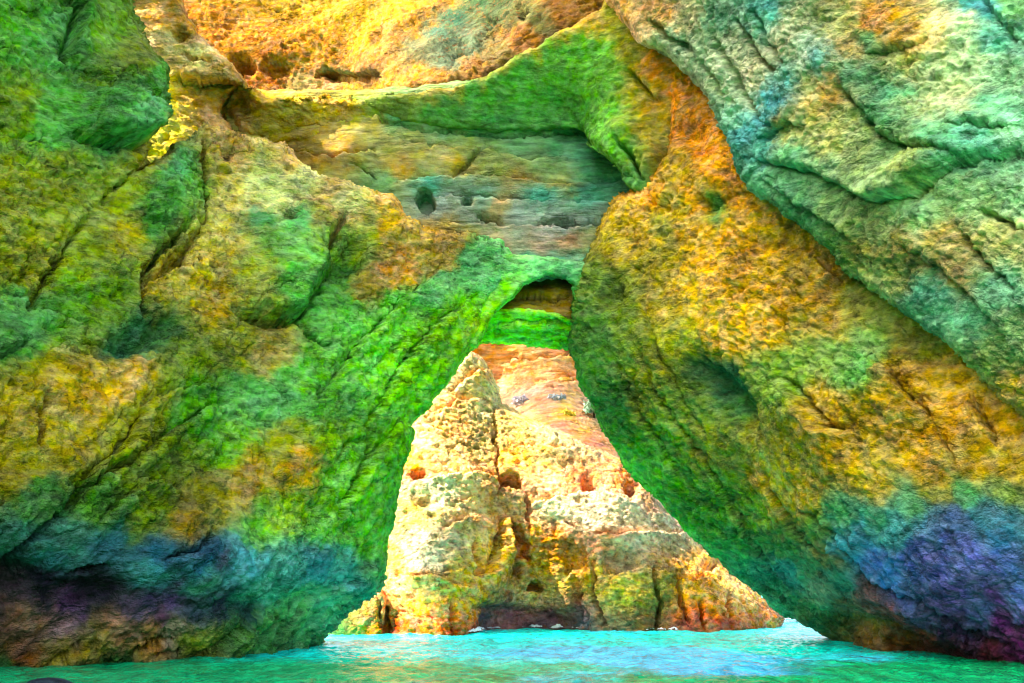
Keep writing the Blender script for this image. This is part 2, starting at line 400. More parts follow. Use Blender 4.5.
# ------------------------------------------------------------------ materials of each mass
M_left = rock_mat('left_wall_rock', ang=-48, stretch=2.6, scale=1.0, bump=1.0, speck=('14280e', .5))
M_right = rock_mat('ochre_wall_rock', ang=48, stretch=2.2, scale=1.15, bump=1.0, speck=('33301a', .45))
M_slab = rock_mat('pale_slab_rock', ang=25, stretch=2.0, scale=1.1, bump=1.1, speck=('2c5a45', .4))
M_vault = rock_mat('layered_rock', ang=-4, stretch=4.0, scale=.9, bump=.45, speck=('33391c', .3))
M_ceil = rock_mat('smooth_green_rock', ang=-10, stretch=2.5, scale=1.2, bump=.35, speck=('2f5a20', .3))
M_gold = rock_mat('golden_rock', ang=8, stretch=2., scale=1.1, bump=.8, speck=('8a4a10', .4), wet=False, gain=.38)
M_ledge = rock_mat('ledge_rock', ang=25, stretch=2.4, scale=1.1, bump=.8, speck=('7a5a20', .35), wet=False, gain=1.)
M_stack = rock_mat('limestone', ang=15, stretch=1.6, scale=1.3, bump=.9, speck=('8a5020', .6), gain=1.08)
M_far = rock_mat('banded_cliff_rock', ang=-5, stretch=5, scale=.8, bump=.4, speck=('9a5a3a', .3), wet=False, gain=.8)
M_dark = rock_mat('dark_wet_rock', scale=1.5, bump=.3, speck=('101414', .3))

# ------------------------------------------------------------------ left cave wall
left_poly = [(-330, -150), (100, -150), (112, -60), (130, 0), (150, 42), (170, 72), (163, 92), (158, 118), (148, 138), (137, 172), (152, 166),
    (168, 148), (190, 141), (202, 128), (235, 133), (262, 140), (285, 146), (300, 170), (322, 178), (350, 184), (392, 193), (402, 212), (420, 228),
    (455, 232), (500, 240), (530, 262), (500, 290), (484, 318), (478, 340), (470, 352), (441, 385), (416, 420), (402, 470), (394, 520), (384, 558),
    (374, 584), (352, 607), (334, 623), (322, 634), (300, 662), (240, 720), (60, 760), (-330, 830)]
W_ = wy
left_depth = [(0, 667, W_(0, 667)), (120, 661, W_(120, 661)), (240, 655, W_(240, 655)), (310, 634, 34), (-330, 690, 20), (-330, 300, 20), (-330, 0, 22),
    (0, 540, 23.4), (0, 300, 26), (0, 0, 29), (0, -250, 31), (100, 120, 30.5), (100, 300, 28.5), (120, 440, 26.5), (200, 560, 27.3), (200, 450, 29), (200, 300, 31), (190, 170, 33.5),
    (300, 580, 31), (370, 575, 35), (300, 450, 31.5), (300, 330, 33), (270, 240, 33.5), (250, 150, 35.5), (390, 420, 35), (400, 300, 35.6), (350, 195, 36.5), (480, 340, 38.5), (440, 260, 37.5), (520, 265, 39), (410, 500, 35.5), (120, 10, 33)]
left_seeds = [(20, 20, '2f9a3c'), (60, 40, '2c8a50'), (110, 20, '5a8a30'), (130, 60, '6a8038'), (15, 110, '6f8f2a'), (10, 200, '8f9a2c'), (60, 180, '7a8f30'), (60, 110, '2f9a4a'),
    (100, 110, '2e9550'), (125, 130, '1f9a70'), (95, 90, '5f8a3a'), (150, 110, '3a9a50'), (170, 180, '24a070'), (150, 220, '3f9a4a'), (190, 190, '5a9a4a'), (120, 190, '7f9430'), (140, 160, '9a9a40'),
    (40, 260, '8f9430'), (90, 260, '7f9a2e'), (125, 240, '9c9a3a'), (30, 320, '2f9a5a'), (70, 300, '5a9a2a'), (110, 300, '6a9a28'), (135, 340, '1f7a60'), (160, 330, '3f7a50'),
    (170, 290, 'b5a840'), (200, 260, 'c4ba58'), (230, 240, 'b8b060'), (215, 300, 'b09a38'), (220, 170, '8f8a3a'), (230, 145, 'b89a60'), (290, 155, 'd8b070'), (270, 190, 'f0e0a8', 1.6), (300, 185, 'f0dca8', 1.6), (255, 175, 'e8d898', 1.4), (345, 200, 'f0cc98', 1.4), (240, 180, 'c8c070'), (330, 190, 'e0b880'), (385, 200, 'd8a860'), (395, 220, 'b89a48'),
    (260, 215, '3fa070'), (300, 225, '4fa878'), (280, 250, '62a458'), (300, 290, '3fae5a'), (330, 240, '70a048'), (250, 280, '90a04a'), (320, 215, '9aa050'), (370, 230, '8fa048'), (420, 240, 'a8924a'), (445, 250, 'a08a50'),
    (345, 265, '308a40'), (370, 285, '8a8040'), (400, 265, 'b88a50'), (350, 310, '2fae5a'), (400, 310, '3fb040'), (440, 290, '20ae7a'), (470, 270, '10b888'), (460, 310, '48c820'), (420, 340, '4cc428'), (500, 268, '10c890'), (475, 330, '90e81c'), (455, 325, '78d820'), (430, 360, '68cc24'), (405, 395, '60c828'),
    (380, 380, '3abf3a'), (345, 400, '2fa850'), (420, 380, '48c020'), (395, 440, '44b828'), (400, 430, '3cb830'), (360, 460, '50b028'), (340, 490, '5aa828'), (380, 520, '3a9a38'), (370, 540, '4a9a30'),
    (15, 420, 'a09420'), (60, 400, 'aa9828'), (100, 390, 'b89c38'), (130, 380, 'c0a048'), (80, 440, '9c9420'), (20, 470, '8f8f20'), (110, 460, '7a9030'), (135, 420, '8a9430'),
    (180, 360, '7a9430'), (240, 340, '8a9838'), (270, 350, 'a09450'), (200, 400, '3a9a38'), (250, 400, '1f9a60'), (280, 400, '24a068'), (320, 380, '34b04a'), (230, 440, '4f9a28'), (280, 440, '7a8a28'), (300, 470, '9a7a28'), (330, 450, '6aa028'), (250, 480, '907a28'),
    (160, 470, '70902a'), (100, 500, '4f8a38'), (40, 500, '2f8048'), (150, 510, '6a8a2a'), (210, 500, '7a8030'), (290, 510, '70a02a'), (190, 520, '807028'), (340, 530, '409a30'), (260, 525, '4a8a3a'),
    (20, 535, '1f7068'), (70, 540, '207a70'), (10, 570, '2a3a40'), (60, 560, '226a78'), (110, 550, '1f6070'), (160, 555, '285a78'), (200, 560, '2a5478'), (240, 560, '1f7a8a'), (215, 562, '402040', .15), (150, 580, '1f7a80'), (200, 580, '1f8a80'), (290, 575, '157f7c'), (320, 565, '2a6f80'), (345, 570, '227f80'), (260, 590, '2a8078'), (330, 600, '15806a'), (300, 610, '1f7a58'),
    (50, 590, '241a30'), (90, 598, '1a1420'), (75, 612, '4a2a50'), (110, 600, '201828'), (130, 612, '3a2a40'), (165, 615, '50304a'), (150, 600, '3a2a50'), (190, 608, '283040'), (220, 605, '2a2840'), (250, 612, '243a40'), (20, 600, '3a2a38'), (175, 600, '503868'),
    (30, 635, '6a4a48'), (60, 630, '705060'), (20, 655, '6a4030'), (100, 645, '6f6a30'), (150, 640, '7a6038'), (60, 655, '6a6a34'), (200, 640, '5f7030'), (240, 635, '3f7040'), (180, 625, '6a6058'), (120, 630, '7a5a50'), (270, 625, '2a7048'), (10, 665, '104a28'), (120, 665, '1a6038'),
    (-200, 100, '5f8a38'), (-200, 300, '8f9430'), (-200, 450, '8a9030'), (-200, 570, '2a6070'), (-200, 640, '5a4a40')]
left_feats = [
    ('L', [(81, -20), (81, 20), (72, 44), (64, 64)], .9, 22, .9, 6), ('B', 67, 54, 7, 9, 0, -1.2),
    ('L', [(15, 50), (0, 57), (-20, 62)], .6, 15, .6, 5), ('L', [(131, 77), (121, 79), (111, 89)], .5, 14, .4, 4),
    ('L', [(70, 130), (81, 140), (111, 146), (135, 147), (150, 134), (158, 116)], 1.3, 30, .7, 7),
    ('B', 118, 110, 38, 32, 0, .9), ('B', 165, 200, 36, 45, -30, 1.0),
    ('L', [(192, 232), (168, 250), (143, 267), (120, 245), (112, 228)], .3, 20, 0, 5),
    ('P', [(143, 268), (165, 250), (190, 230), (210, 215), (205, 240), (185, 273), (165, 280), (143, 295)], -1.2, 14),
    ('K', [(188, 230), (165, 248), (145, 267), (142, 290), (142, 313)], 1.3, 4.5), ('L', [(205, 262), (186, 273), (150, 285)], .4, 14, .7, 4),
    ('K', [(108, 205), (112, 190), (128, 178), (142, 170)], .8, 4), ('K', [(203, 140), (205, 180), (205, 215), (196, 235)], .9, 4),
    ('L', [(225, 310), (249, 314), (269, 322), (296, 320), (310, 297), (318, 280), (337, 255)][::1], -.2, 12, .0, 6),
    ('L', [(232, 303), (249, 314), (269, 321), (296, 318), (311, 296), (325, 275), (338, 255)], 1.3, 26, 1.1, 6),
    ('K', [(296, 322), (312, 335), (330, 344)], .8, 4), ('B', 282, 270, 45, 45, 0, .7),
    ('K', [(330, 250), (336, 230), (345, 215)], .9, 5), ('B', 345, 258, 16, 20, 30, -1.2), ('B', 290, 214, 7, 7, 0, -.8), ('B', 228, 152, 6, 4, -40, -.8),
    ('K', [(52, 280), (58, 266), (68, 252)], .9, 5), ('K', [(44, 440), (44, 415), (48, 390)], .8, 4), ('K', [(-5, 358), (15, 348), (30, 338)], .7, 5), ('K', [(30, 310), (50, 270), (90, 215)], .5, 5),
    ('B', 137, 340, 26, 13, -15, -1.2), ('B', 160, 325, 12, 10, 0, -.5),
    ('L', [(230, 398), (205, 412), (168, 435), (130, 470)], .8, 18, .7, 6), ('L', [(140, 440), (105, 460), (80, 490)], .7, 16, .6, 6),
    ('L', [(215, 380), (150, 400), (135, 440), (110, 462)], .6, 16, .5, 7),
    ('K', [(-10, 585), (10, 566), (50, 530), (88, 487), (120, 465), (148, 450)], .8, 6), ('L', [(168, 482), (140, 484), (118, 503), (105, 525)], .6, 14, .5, 4),
    ('K', [(112, 570), (90, 574), (72, 582)], .5, 4), ('L', [(215, 534), (202, 551), (182, 557), (165, 560)], .5, 14, .6, 4),
    ('L', [(85, 640), (62, 655), (40, 666)], .4, 12, .5, 3), ('L', [(250, 622), (225, 640), (205, 655)], .4, 12, .5, 3),
    ('L', [(130, 655), (150, 645), (175, 638)][::-1], .3, 12, .4, 3),
    ('B', 5, 590, 30, 18, -20, -1.3), ('B', 90, 600, 90, 16, -3, -.35), ('B', 245, 605, 60, 12, -3, -.3),
    ('L', [(440, 270), (405, 300), (360, 345), (320, 400)], .6, 16, .6, 7), ('L', [(470, 300), (435, 325), (400, 370), (370, 420)], .6, 16, .5, 7), ('L', [(400, 420), (370, 460), (340, 520)], .5, 14, .4, 6),
    ('B', 362, 250, 10, 12, 0, -.6), ('B', 365, 570, 30, 28, 0, .5)]
o = rock('cave_wall', M_left, left_poly, left_depth, left_seeds, left_feats, res=1.5, thick=2.8, round_=12, rdepth=1.6, grain=(48, 2.4), amp=.75, seed=11, warm=(1.46, 1.14, .56), power=4.5, blocks=(.42, .16), cwarp=12, crust=1.05, boost=[(440, 330, 110, 90, 1.5), (330, 470, 90, 110, 1.35), (100, 600, 400, 60, 2.0), (330, 590, 80, 60, 1.4)])
tag(o, 'green and yellow cave wall on the left, with a smooth green boulder face and a purple tide band', 'cave wall')

# ------------------------------------------------------------------ golden ledge behind the left wall
o = rock('rock_ledge', M_ledge,
    [(95, -40), (150, -30), (178, -10), (198, 34), (230, 62), (252, 86), (266, 98), (300, 97), (345, 98), (395, 96), (420, 110), (400, 135), (330, 145), (275, 150), (280, 200), (200, 210), (120, 200), (100, 100)],
    [(90, -90, 39), (150, 0, 40), (170, 60, 40), (240, 80, 40.4), (262, 96, 40.8), (340, 96, 41.6), (395, 100, 42.2), (200, 110, 40.6), (240, 120, 42), (300, 125, 42), (150, 120, 39.6), (140, 170, 39), (200, 140, 40), (260, 200, 41)],
    [(140, 0, 'c89a4a'), (150, 20, 'd8a85a'), (165, 40, 'f0d090'), (185, 30, 'd09a40'), (175, 15, 'a87838'), (200, 50, 'f4d8a0'), (195, 70, 'f0d090'), (220, 65, 'e8c080'), (235, 80, 'c8a050'), (250, 90, 'b09030'), (215, 95, 'a88828'), (195, 100, 'a8842a'),
     (225, 105, 'c88a40'), (210, 122, 'e8b088'), (230, 135, 'e0a880'), (245, 108, '8a7020'), (260, 115, '9a8c20'), (270, 135, '8a8420'), (290, 110, 'a09a30'), (330, 104, 'd0a838'), (300, 135, '98843a'), (345, 125, '98883a'), (380, 100, '6f9038'), (400, 120, '6a8a40'),
     (158, 90, 'f4dc30'), (165, 110, 'f8e038'), (178, 125, 'fae850'), (150, 150, 'f0d840'), (172, 82, 'e0c020'), (190, 120, 'a09028'), (200, 140, 'b09a38')],
    [('L', [(262, 84), (232, 70), (205, 52), (178, 44), (160, 40)][::-1], -.2, 10, 0), ('L', [(268, 97), (250, 88), (225, 82), (205, 84), (185, 82), (178, 70)][::-1], 1.2, 20, .8, 8),
     ('K', [(232, 92), (228, 104), (230, 116), (240, 130), (262, 140)], 1.0, 4), ('B', 236, 104, 12, 10, -30, -.9), ('K', [(180, 50), (190, 58), (212, 62)], .5, 3), ('B', 178, 34, 6, 5, 0, -1.2),
     ('L', [(425, 96), (345, 98), (300, 99), (270, 100)][::-1], .8, 12, .1, 5), ('L', [(320, 128), (300, 134), (272, 142)], .5, 10, .8, 4)],
    res=1.3, thick=1.2, round_=7, rdepth=1.0, grain=(-15, 2.), amp=.38, seed=31, warm=(1.15, .98, .65), blocks=(.8, .08), cwarp=8)
tag(o, 'pale sunlit rock ledge beside the left wall, with a bright yellow patch below it', 'rock ledge')

# ------------------------------------------------------------------ golden sunlit cliff at the top
o = rock('sea_cliff', M_gold,
    [(120, -120), (380, -200), (640, -120), (640, 30), (600, 60), (500, 110), (400, 135), (250, 130), (150, 90)],
    [(120, -120, 60), (640, -120, 46), (200, 0, 60), (300, 0, 60), (300, 60, 58.5), (430, 20, 52), (340, 100, 57), (440, 90, 42), (400, 95, 45), (500, 70, 41), (560, 30, 40), (620, 0, 39.7), (250, 110, 58), (600, 60, 40.6), (530, 100, 42.5), (450, 120, 43)],
    [(220, 10, 'f0a020', 3.), (260, 30, 'f0a018', 3.), (300, 10, 'f8b420', 3.), (340, 5, 'fcc428', 3.), (320, 40, 'f0a018', 3.), (240, 50, 'd89018', 3.), (380, 20, 'f8b828', 3.), (400, 10, 'fcc830', 3.), (430, 8, 'f4b030', 3.), (280, 55, 'd09020', 2.), (300, 30, 'f4a818', 3.), (360, 35, 'f4b020', 3.), (210, 30, 'e09818', 2.), (250, 5, 'f8b020', 3.), (410, 30, 'e8b040', 1.5), (350, 60, 'e0a030', 3.), (270, 80, 'e8903a'),
     (330, 82, 'f0b088'), (300, 85, 'f0c898'), (360, 66, 'c08050'), (340, 76, '8a7a60'), (370, 76, '8a7050'), (360, 92, 'f4c040', 3.), (400, 88, 'e8b050'), (430, 82, 'd8a050'), (470, 70, 'c89a60'),
     (395, 45, 'c8a060'), (415, 50, '8f9a80'), (435, 35, '5a8a80'), (455, 20, '3f8070'), (470, 45, '7a9080'), (490, 50, 'a09468'), (500, 20, '6a8060'), (520, 40, 'c8904a'), (450, 60, '7f9a88'), (540, 20, '7f8f60'), (560, 15, 'c09048'), (590, 8, 'b8903a'), (480, 0, '4f8060')],
    [('B', 244, 66, 11, 8, 15, -1.8, 3), ('B', 278, 69, 13, 8, -8, -.9, 3), ('P', [(312, 78), (325, 68), (350, 72), (380, 70), (386, 80), (370, 86), (335, 84)], -1.6, 5), ('B', 456, 51, 10, 6, -30, -1.6), ('B', 524, 14, 6, 5, 0, -1.2), ('B', 494, 21, 10, 3, -15, -.9),
     ('L', [(430, 8), (420, 25), (388, 35), (382, 70)], .3, 10, .6, 10), ('K', [(470, 50), (485, 35), (500, 20)], .6, 4), ('L', [(500, 66), (450, 86), (384, 94), (330, 97)], .9, 14, .3, 6), ('B', 330, 30, 60, 14, -20, .8), ('B', 400, 20, 40, 20, 0, .8)],
    res=1.4, thick=1.8, round_=6, rdepth=.8, grain=(-8, 2.), amp=.6, seed=41, warm=(1.1, .95, .5), power=5, blocks=(.6, .14), cwarp=12, pits=.12, cave=False)
tag(o, 'golden orange sunlit cliff at the top of the photo, with small dark holes', 'cliff')

# ------------------------------------------------------------------ layered back wall
o = rock('cave_wall', M_vault,
    [(225, 90), (300, 92), (400, 88), (480, 80), (600, 80), (680, 100), (690, 220), (640, 300), (578, 330), (574, 300), (572, 280), (545, 278), (510, 288), (470, 300), (430, 290), (380, 280), (260, 240), (225, 140)],
    [(225, 90, 43), (225, 240, 41), (400, 90, 42.6), (400, 150, 41.2), (400, 205, 41), (400, 270, 40), (500, 130, 42.6), (500, 165, 41.6), (500, 215, 41), (500, 270, 39.6), (600, 130, 42.6), (600, 215, 41), (600, 300, 39.6), (680, 100, 42), (690, 220, 40), (560, 280, 39.4)],
    [(290, 115, 'a0983a'), (340, 110, '8f9038'), (320, 130, '9c8040'), (370, 125, '8f8a48'), (400, 115, '4f8f58'), (440, 128, '5f8a60'), (480, 125, '3f9060'), (340, 150, 'a08040'), (380, 145, '80884a'), (300, 150, '7f7030'), (420, 150, '8a8a4a'), (470, 145, '7f9050'), (520, 145, '5f9468'), (560, 145, '4f8f68'), (590, 150, '3f8f70'),
     (400, 168, 'a08040'), (450, 165, '9a8840'), (500, 170, '7a8a4a'), (545, 165, '6f9060'), (380, 185, '5f9060'), (430, 185, '4a9888'), (480, 195, '6f9488'), (520, 180, 'a08848'), (560, 185, '8a8a48'), (600, 170, '2f8a68'), (540, 200, '3fa090'), (590, 200, '2f9080'), (610, 190, '2a9080'),
     (440, 208, '8a8f90'), (470, 215, '848a80'), (500, 208, 'a08a60'), (520, 218, '8a9090'), (560, 228, '8a8a94'), (590, 222, '809090'), (610, 215, '7a8a80'),
     (440, 230, 'a8924a'), (470, 240, '9a9450'), (430, 255, 'a0904a'), (500, 245, 'a08c78'), (540, 245, 'a8907a'), (570, 240, 'b08a60'), (600, 240, '8a9458'), (545, 235, 'a09090'), (560, 262, '3fa088'), (520, 262, '3fb090'), (590, 262, '4fa080'), (480, 262, '20b890'), (580, 290, '6a8a38')],
    [('K', [(350, 106), (401, 124), (477, 134), (545, 134), (600, 129)], .35, 2.5), ('L', [(565, 154), (545, 160), (525, 163), (500, 155), (480, 148)], .5, 12, .5, 3),
     ('L', [(375, 150), (362, 153), (345, 160), (320, 160), (300, 155), (285, 145)], .9, 12, 1.0, 4), ('L', [(375, 180), (362, 172), (350, 168)], .4, 8, .6, 3), ('K', [(452, 178), (470, 160), (486, 145)], .5, 3),
     ('B', 425.5, 202, 8, 10, -15, -5., 6), ('B', 468, 203, 5, 3, -25, -1., 3), ('B', 488, 219, 12, 3, 15, -1.2, 3), ('B', 559, 225, 17, 4, 5, -2.2, 4), ('B', 602, 223, 14, 3, -5, -1.4, 3),
     ('L', [(640, 178), (600, 183), (550, 185), (500, 178), (440, 176), (390, 182)], .35, 14, .35, 5), ('L', [(640, 206), (600, 203), (540, 204), (480, 199), (420, 195)], .3, 9, .3, 4), ('L', [(630, 225), (560, 229), (510, 228), (450, 222)], .4, 9, .4, 4), ('L', [(400, 140), (450, 146), (500, 145)][::-1], .3, 10, .3, 4)],
    res=1.4, thick=1.1, round_=4, rdepth=.5, grain=(2, 4.5), amp=.32, seed=51, warm=(1.2, 1.0, .72), boost=[(480, 200, 300, 150, 1.15)], blocks=(.5, .05), cwarp=10, crust=.8)
tag(o, 'smooth layered grey-green back wall in the middle, with a small round dark hole', 'cave wall')

# ------------------------------------------------------------------ green overhang above the layered wall
o = rock('rock_overhang', M_ceil,
    [(345, 98), (384, 95), (420, 93), (453, 87), (480, 77), (504, 65), (545, 40), (575, 24), (600, 8), (620, -60), (760, -60), (760, 200), (700, 230), (660, 205), (632, 190), (622, 176), (612, 164), (598, 152), (586, 143), (578, 124), (545, 131), (500, 133), (477, 131), (430, 128), (400, 122), (370, 110)],
    [(345, 98, 42.0), (420, 93, 41.2), (453, 87, 40.6), (504, 65, 39.8), (560, 30, 38.8), (600, 8, 38), (400, 122, 42), (477, 131, 42.2), (545, 131, 42.2), (578, 124, 41.4), (540, 95, 41), (600, 80, 38.6), (650, 80, 37), (586, 143, 39.2), (632, 188, 38), (700, 200, 36.5), (700, 0, 35.5), (640, 140, 37.6), (760, 100, 35)],
    [(453, 90, 'b89a58', .2), (430, 93, 'b8a058', .2), (480, 79, 'a89a50', .2), (505, 68, 'a89848', .2), (530, 52, 'b09048', .2), (560, 33, 'a88a3c', .2), (585, 20, 'a88a38', .6), (400, 97, 'a09848', .2), (400, 103, '5f8a48'), (370, 102, '6f8a40'), (440, 110, '2f8f50'), (480, 95, '1fa050'), (520, 80, '12ae4c'), (560, 60, '14b848'), (590, 45, '24a040'), (540, 105, '18a858'), (500, 118, '209460'), (580, 90, '18b048'), (560, 118, '20985c'), (610, 70, '4a9430'), (630, 50, '7f8428'), (620, 30, '7f8f2c'), (640, 90, '8a8428'), (610, 110, '3a9c38'), (590, 125, '3aa040'),
     (620, 130, '649038'), (645, 130, '8a8030'), (640, 160, '6f8a3a'), (615, 150, '4aa038'), (600, 145, '2fa04a'), (630, 175, '3f8a58'), (655, 110, '90742a'), (655, 70, 'b0761c'), (645, 35, 'a89038'), (670, 85, 'c07820'), (665, 60, 'b8701a'), (660, 160, '806a28')],
    [('K', [(616, 140), (628, 152), (636, 166), (644, 180)], .8, 3), ('B', 650, 160, 12, 22, 10, .6), ('K', [(628, 70), (640, 84), (655, 100)], .4, 4), ('B', 620, 130, 25, 20, 30, .5), ('K', [(574, 118), (584, 134), (605, 154), (630, 178)], .35, 4)],
    res=1.4, thick=1.6, round_=6, rdepth=.45, grain=(-20, 2.), amp=.4, seed=61, blocks=(.5, .06), cwarp=12, crust=.8, warm=(1.35, 1.08, .6))
tag(o, 'smooth bright green overhang above the layered back wall', 'rock overhang')

# ------------------------------------------------------------------ arch crown: front brow and rear lip
o = rock('rock_arch', M_left,
    [(430, 250), (470, 252), (530, 256), (590, 262), (605, 300), (600, 340), (582, 342), (577, 322), (574, 300), (573, 284), (566, 279), (548, 277), (524, 286), (514, 298), (502, 308), (490, 322), (478, 348), (450, 350), (420, 330)],
    [(430, 250, 38.8), (530, 256, 38.9), (600, 262, 38.4), (500, 300, 38.9), (560, 275, 38.8), (600, 340, 38), (440, 350, 38.2)],
    [(470, 265, '12b080'), (500, 270, '14c088'), (540, 268, '20c890'), (570, 268, '30b088'), (590, 280, '5a9038'), (480, 290, '46d028'), (500, 285, '50d82c'), (480, 320, '7ae818'), (460, 300, '44c028'), (585, 320, '5a7a28')],
    [('L', [(520, 262), (480, 270), (450, 290)], .3, 10, .2, 4)], res=1.1, thick=1.6, round_=5, rdepth=.7, grain=(40, 2.4), amp=.42, seed=71, boost=[(520, 300, 90, 60, 1.3)], blocks=(.7, .08), cwarp=8, edge_warp=2)
tag(o, 'turquoise and lime green brow of the arch with a dark recess under it', 'rock arch')
o = rock('rock_arch', M_left,
    [(455, 318), (480, 316), (500, 311), (530, 309), (556, 314), (575, 325), (600, 330), (620, 352), (580, 352), (560, 349), (520, 346), (482, 344), (470, 350), (450, 360)],
    [(455, 318, 39.6), (520, 314, 39.7), (600, 330, 39.4), (482, 344, 41.4), (560, 349, 41.4), (520, 325, 40), (620, 352, 41)],
    [(485, 320, '80ee1c'), (510, 318, '90f020'), (540, 318, '80e820'), (565, 326, '7ae028'), (500, 335, '78d424'), (530, 336, '6cc424'), (555, 342, '62c820'), (480, 340, '70d018'), (590, 340, '5a9a28')],
    [('L', [(580, 330), (560, 326), (530, 324), (500, 325), (480, 332)], .25, 7, .25, 3), ('B', 497, 333, 4, 3, 0, -.5)], res=1.0, thick=1.6, round_=3, rdepth=.4, grain=(15, 2.4), amp=.42, seed=73, boost=[(520, 300, 90, 60, 1.3)], blocks=(.7, .06), cwarp=6, edge_warp=2)
tag(o, 'rear lime green lip of the arch, directly above the pink banded cliff', 'rock arch')
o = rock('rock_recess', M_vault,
    [(470, 270), (600, 262), (600, 322), (560, 318), (520, 315), (470, 318)],
    [(470, 270, 39.9), (600, 262, 39.9), (540, 285, 40.6), (540, 315, 39.7), (480, 325, 39.7), (600, 330, 39.7)],
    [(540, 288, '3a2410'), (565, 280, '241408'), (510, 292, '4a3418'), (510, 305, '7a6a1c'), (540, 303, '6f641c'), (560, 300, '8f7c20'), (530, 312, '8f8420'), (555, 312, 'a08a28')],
    [('L', [(575, 292), (555, 298), (520, 296), (495, 300)][::-1], .3, 8, .3, 4), ('L', [(570, 303), (540, 307), (510, 304)], .25, 6, .3, 3)], res=1.1, thick=.8, round_=3, rdepth=.3, grain=(5, 4), amp=.2, seed=75, blocks=(.7, .03), cwarp=6)
tag(o, 'brown and dark olive hollow between the two green arch lips', 'rock recess')

# ------------------------------------------------------------------ right ochre wall
right_poly = [(1320, -200), (640, -200), (650, 60), (668, 108), (662, 150), (650, 170), (636, 188), (616, 198), (604, 220), (594, 246), (580, 268), (575, 290), (572, 320), (572, 350), (580, 375), (588, 395), (600, 412), (604, 436),
    (622, 455), (640, 480), (668, 512), (700, 548), (730, 578), (762, 600), (788, 617), (815, 630), (838, 642), (875, 656), (930, 680), (1000, 710), (1320, 800)]
right_depth = [(788, 617, 40), (835, 638, wy(835, 638)), (873, 648, wy(873, 648)), (920, 647, wy(920, 650)), (987, 658, wy(987, 658)), (1024, 663, wy(1024, 663)), (1320, 700, 19),
    (800, 640, 38), (700, 548, 38.5), (640, 480, 38.2), (604, 430, 38), (575, 350, 38), (575, 290, 38), (600, 240, 38), (640, 180, 37.5), (668, 110, 36.5), (650, -200, 38),
    (700, 160, 34.5), (700, 300, 33.5), (800, 300, 30.5), (800, 420, 30.5), (700, 420, 34.6), (760, 500, 33.6), (860, 500, 28.7), (960, 500, 26.4), (960, 400, 26.8), (1024, 300, 26), (1024, 560, 25.2), (870, 570, 30), (900, 560, 28.4), (940, 600, 27.4), (830, 600, 33), (1320, 300, 20), (1320, -200, 24), (900, 200, 29.5)]
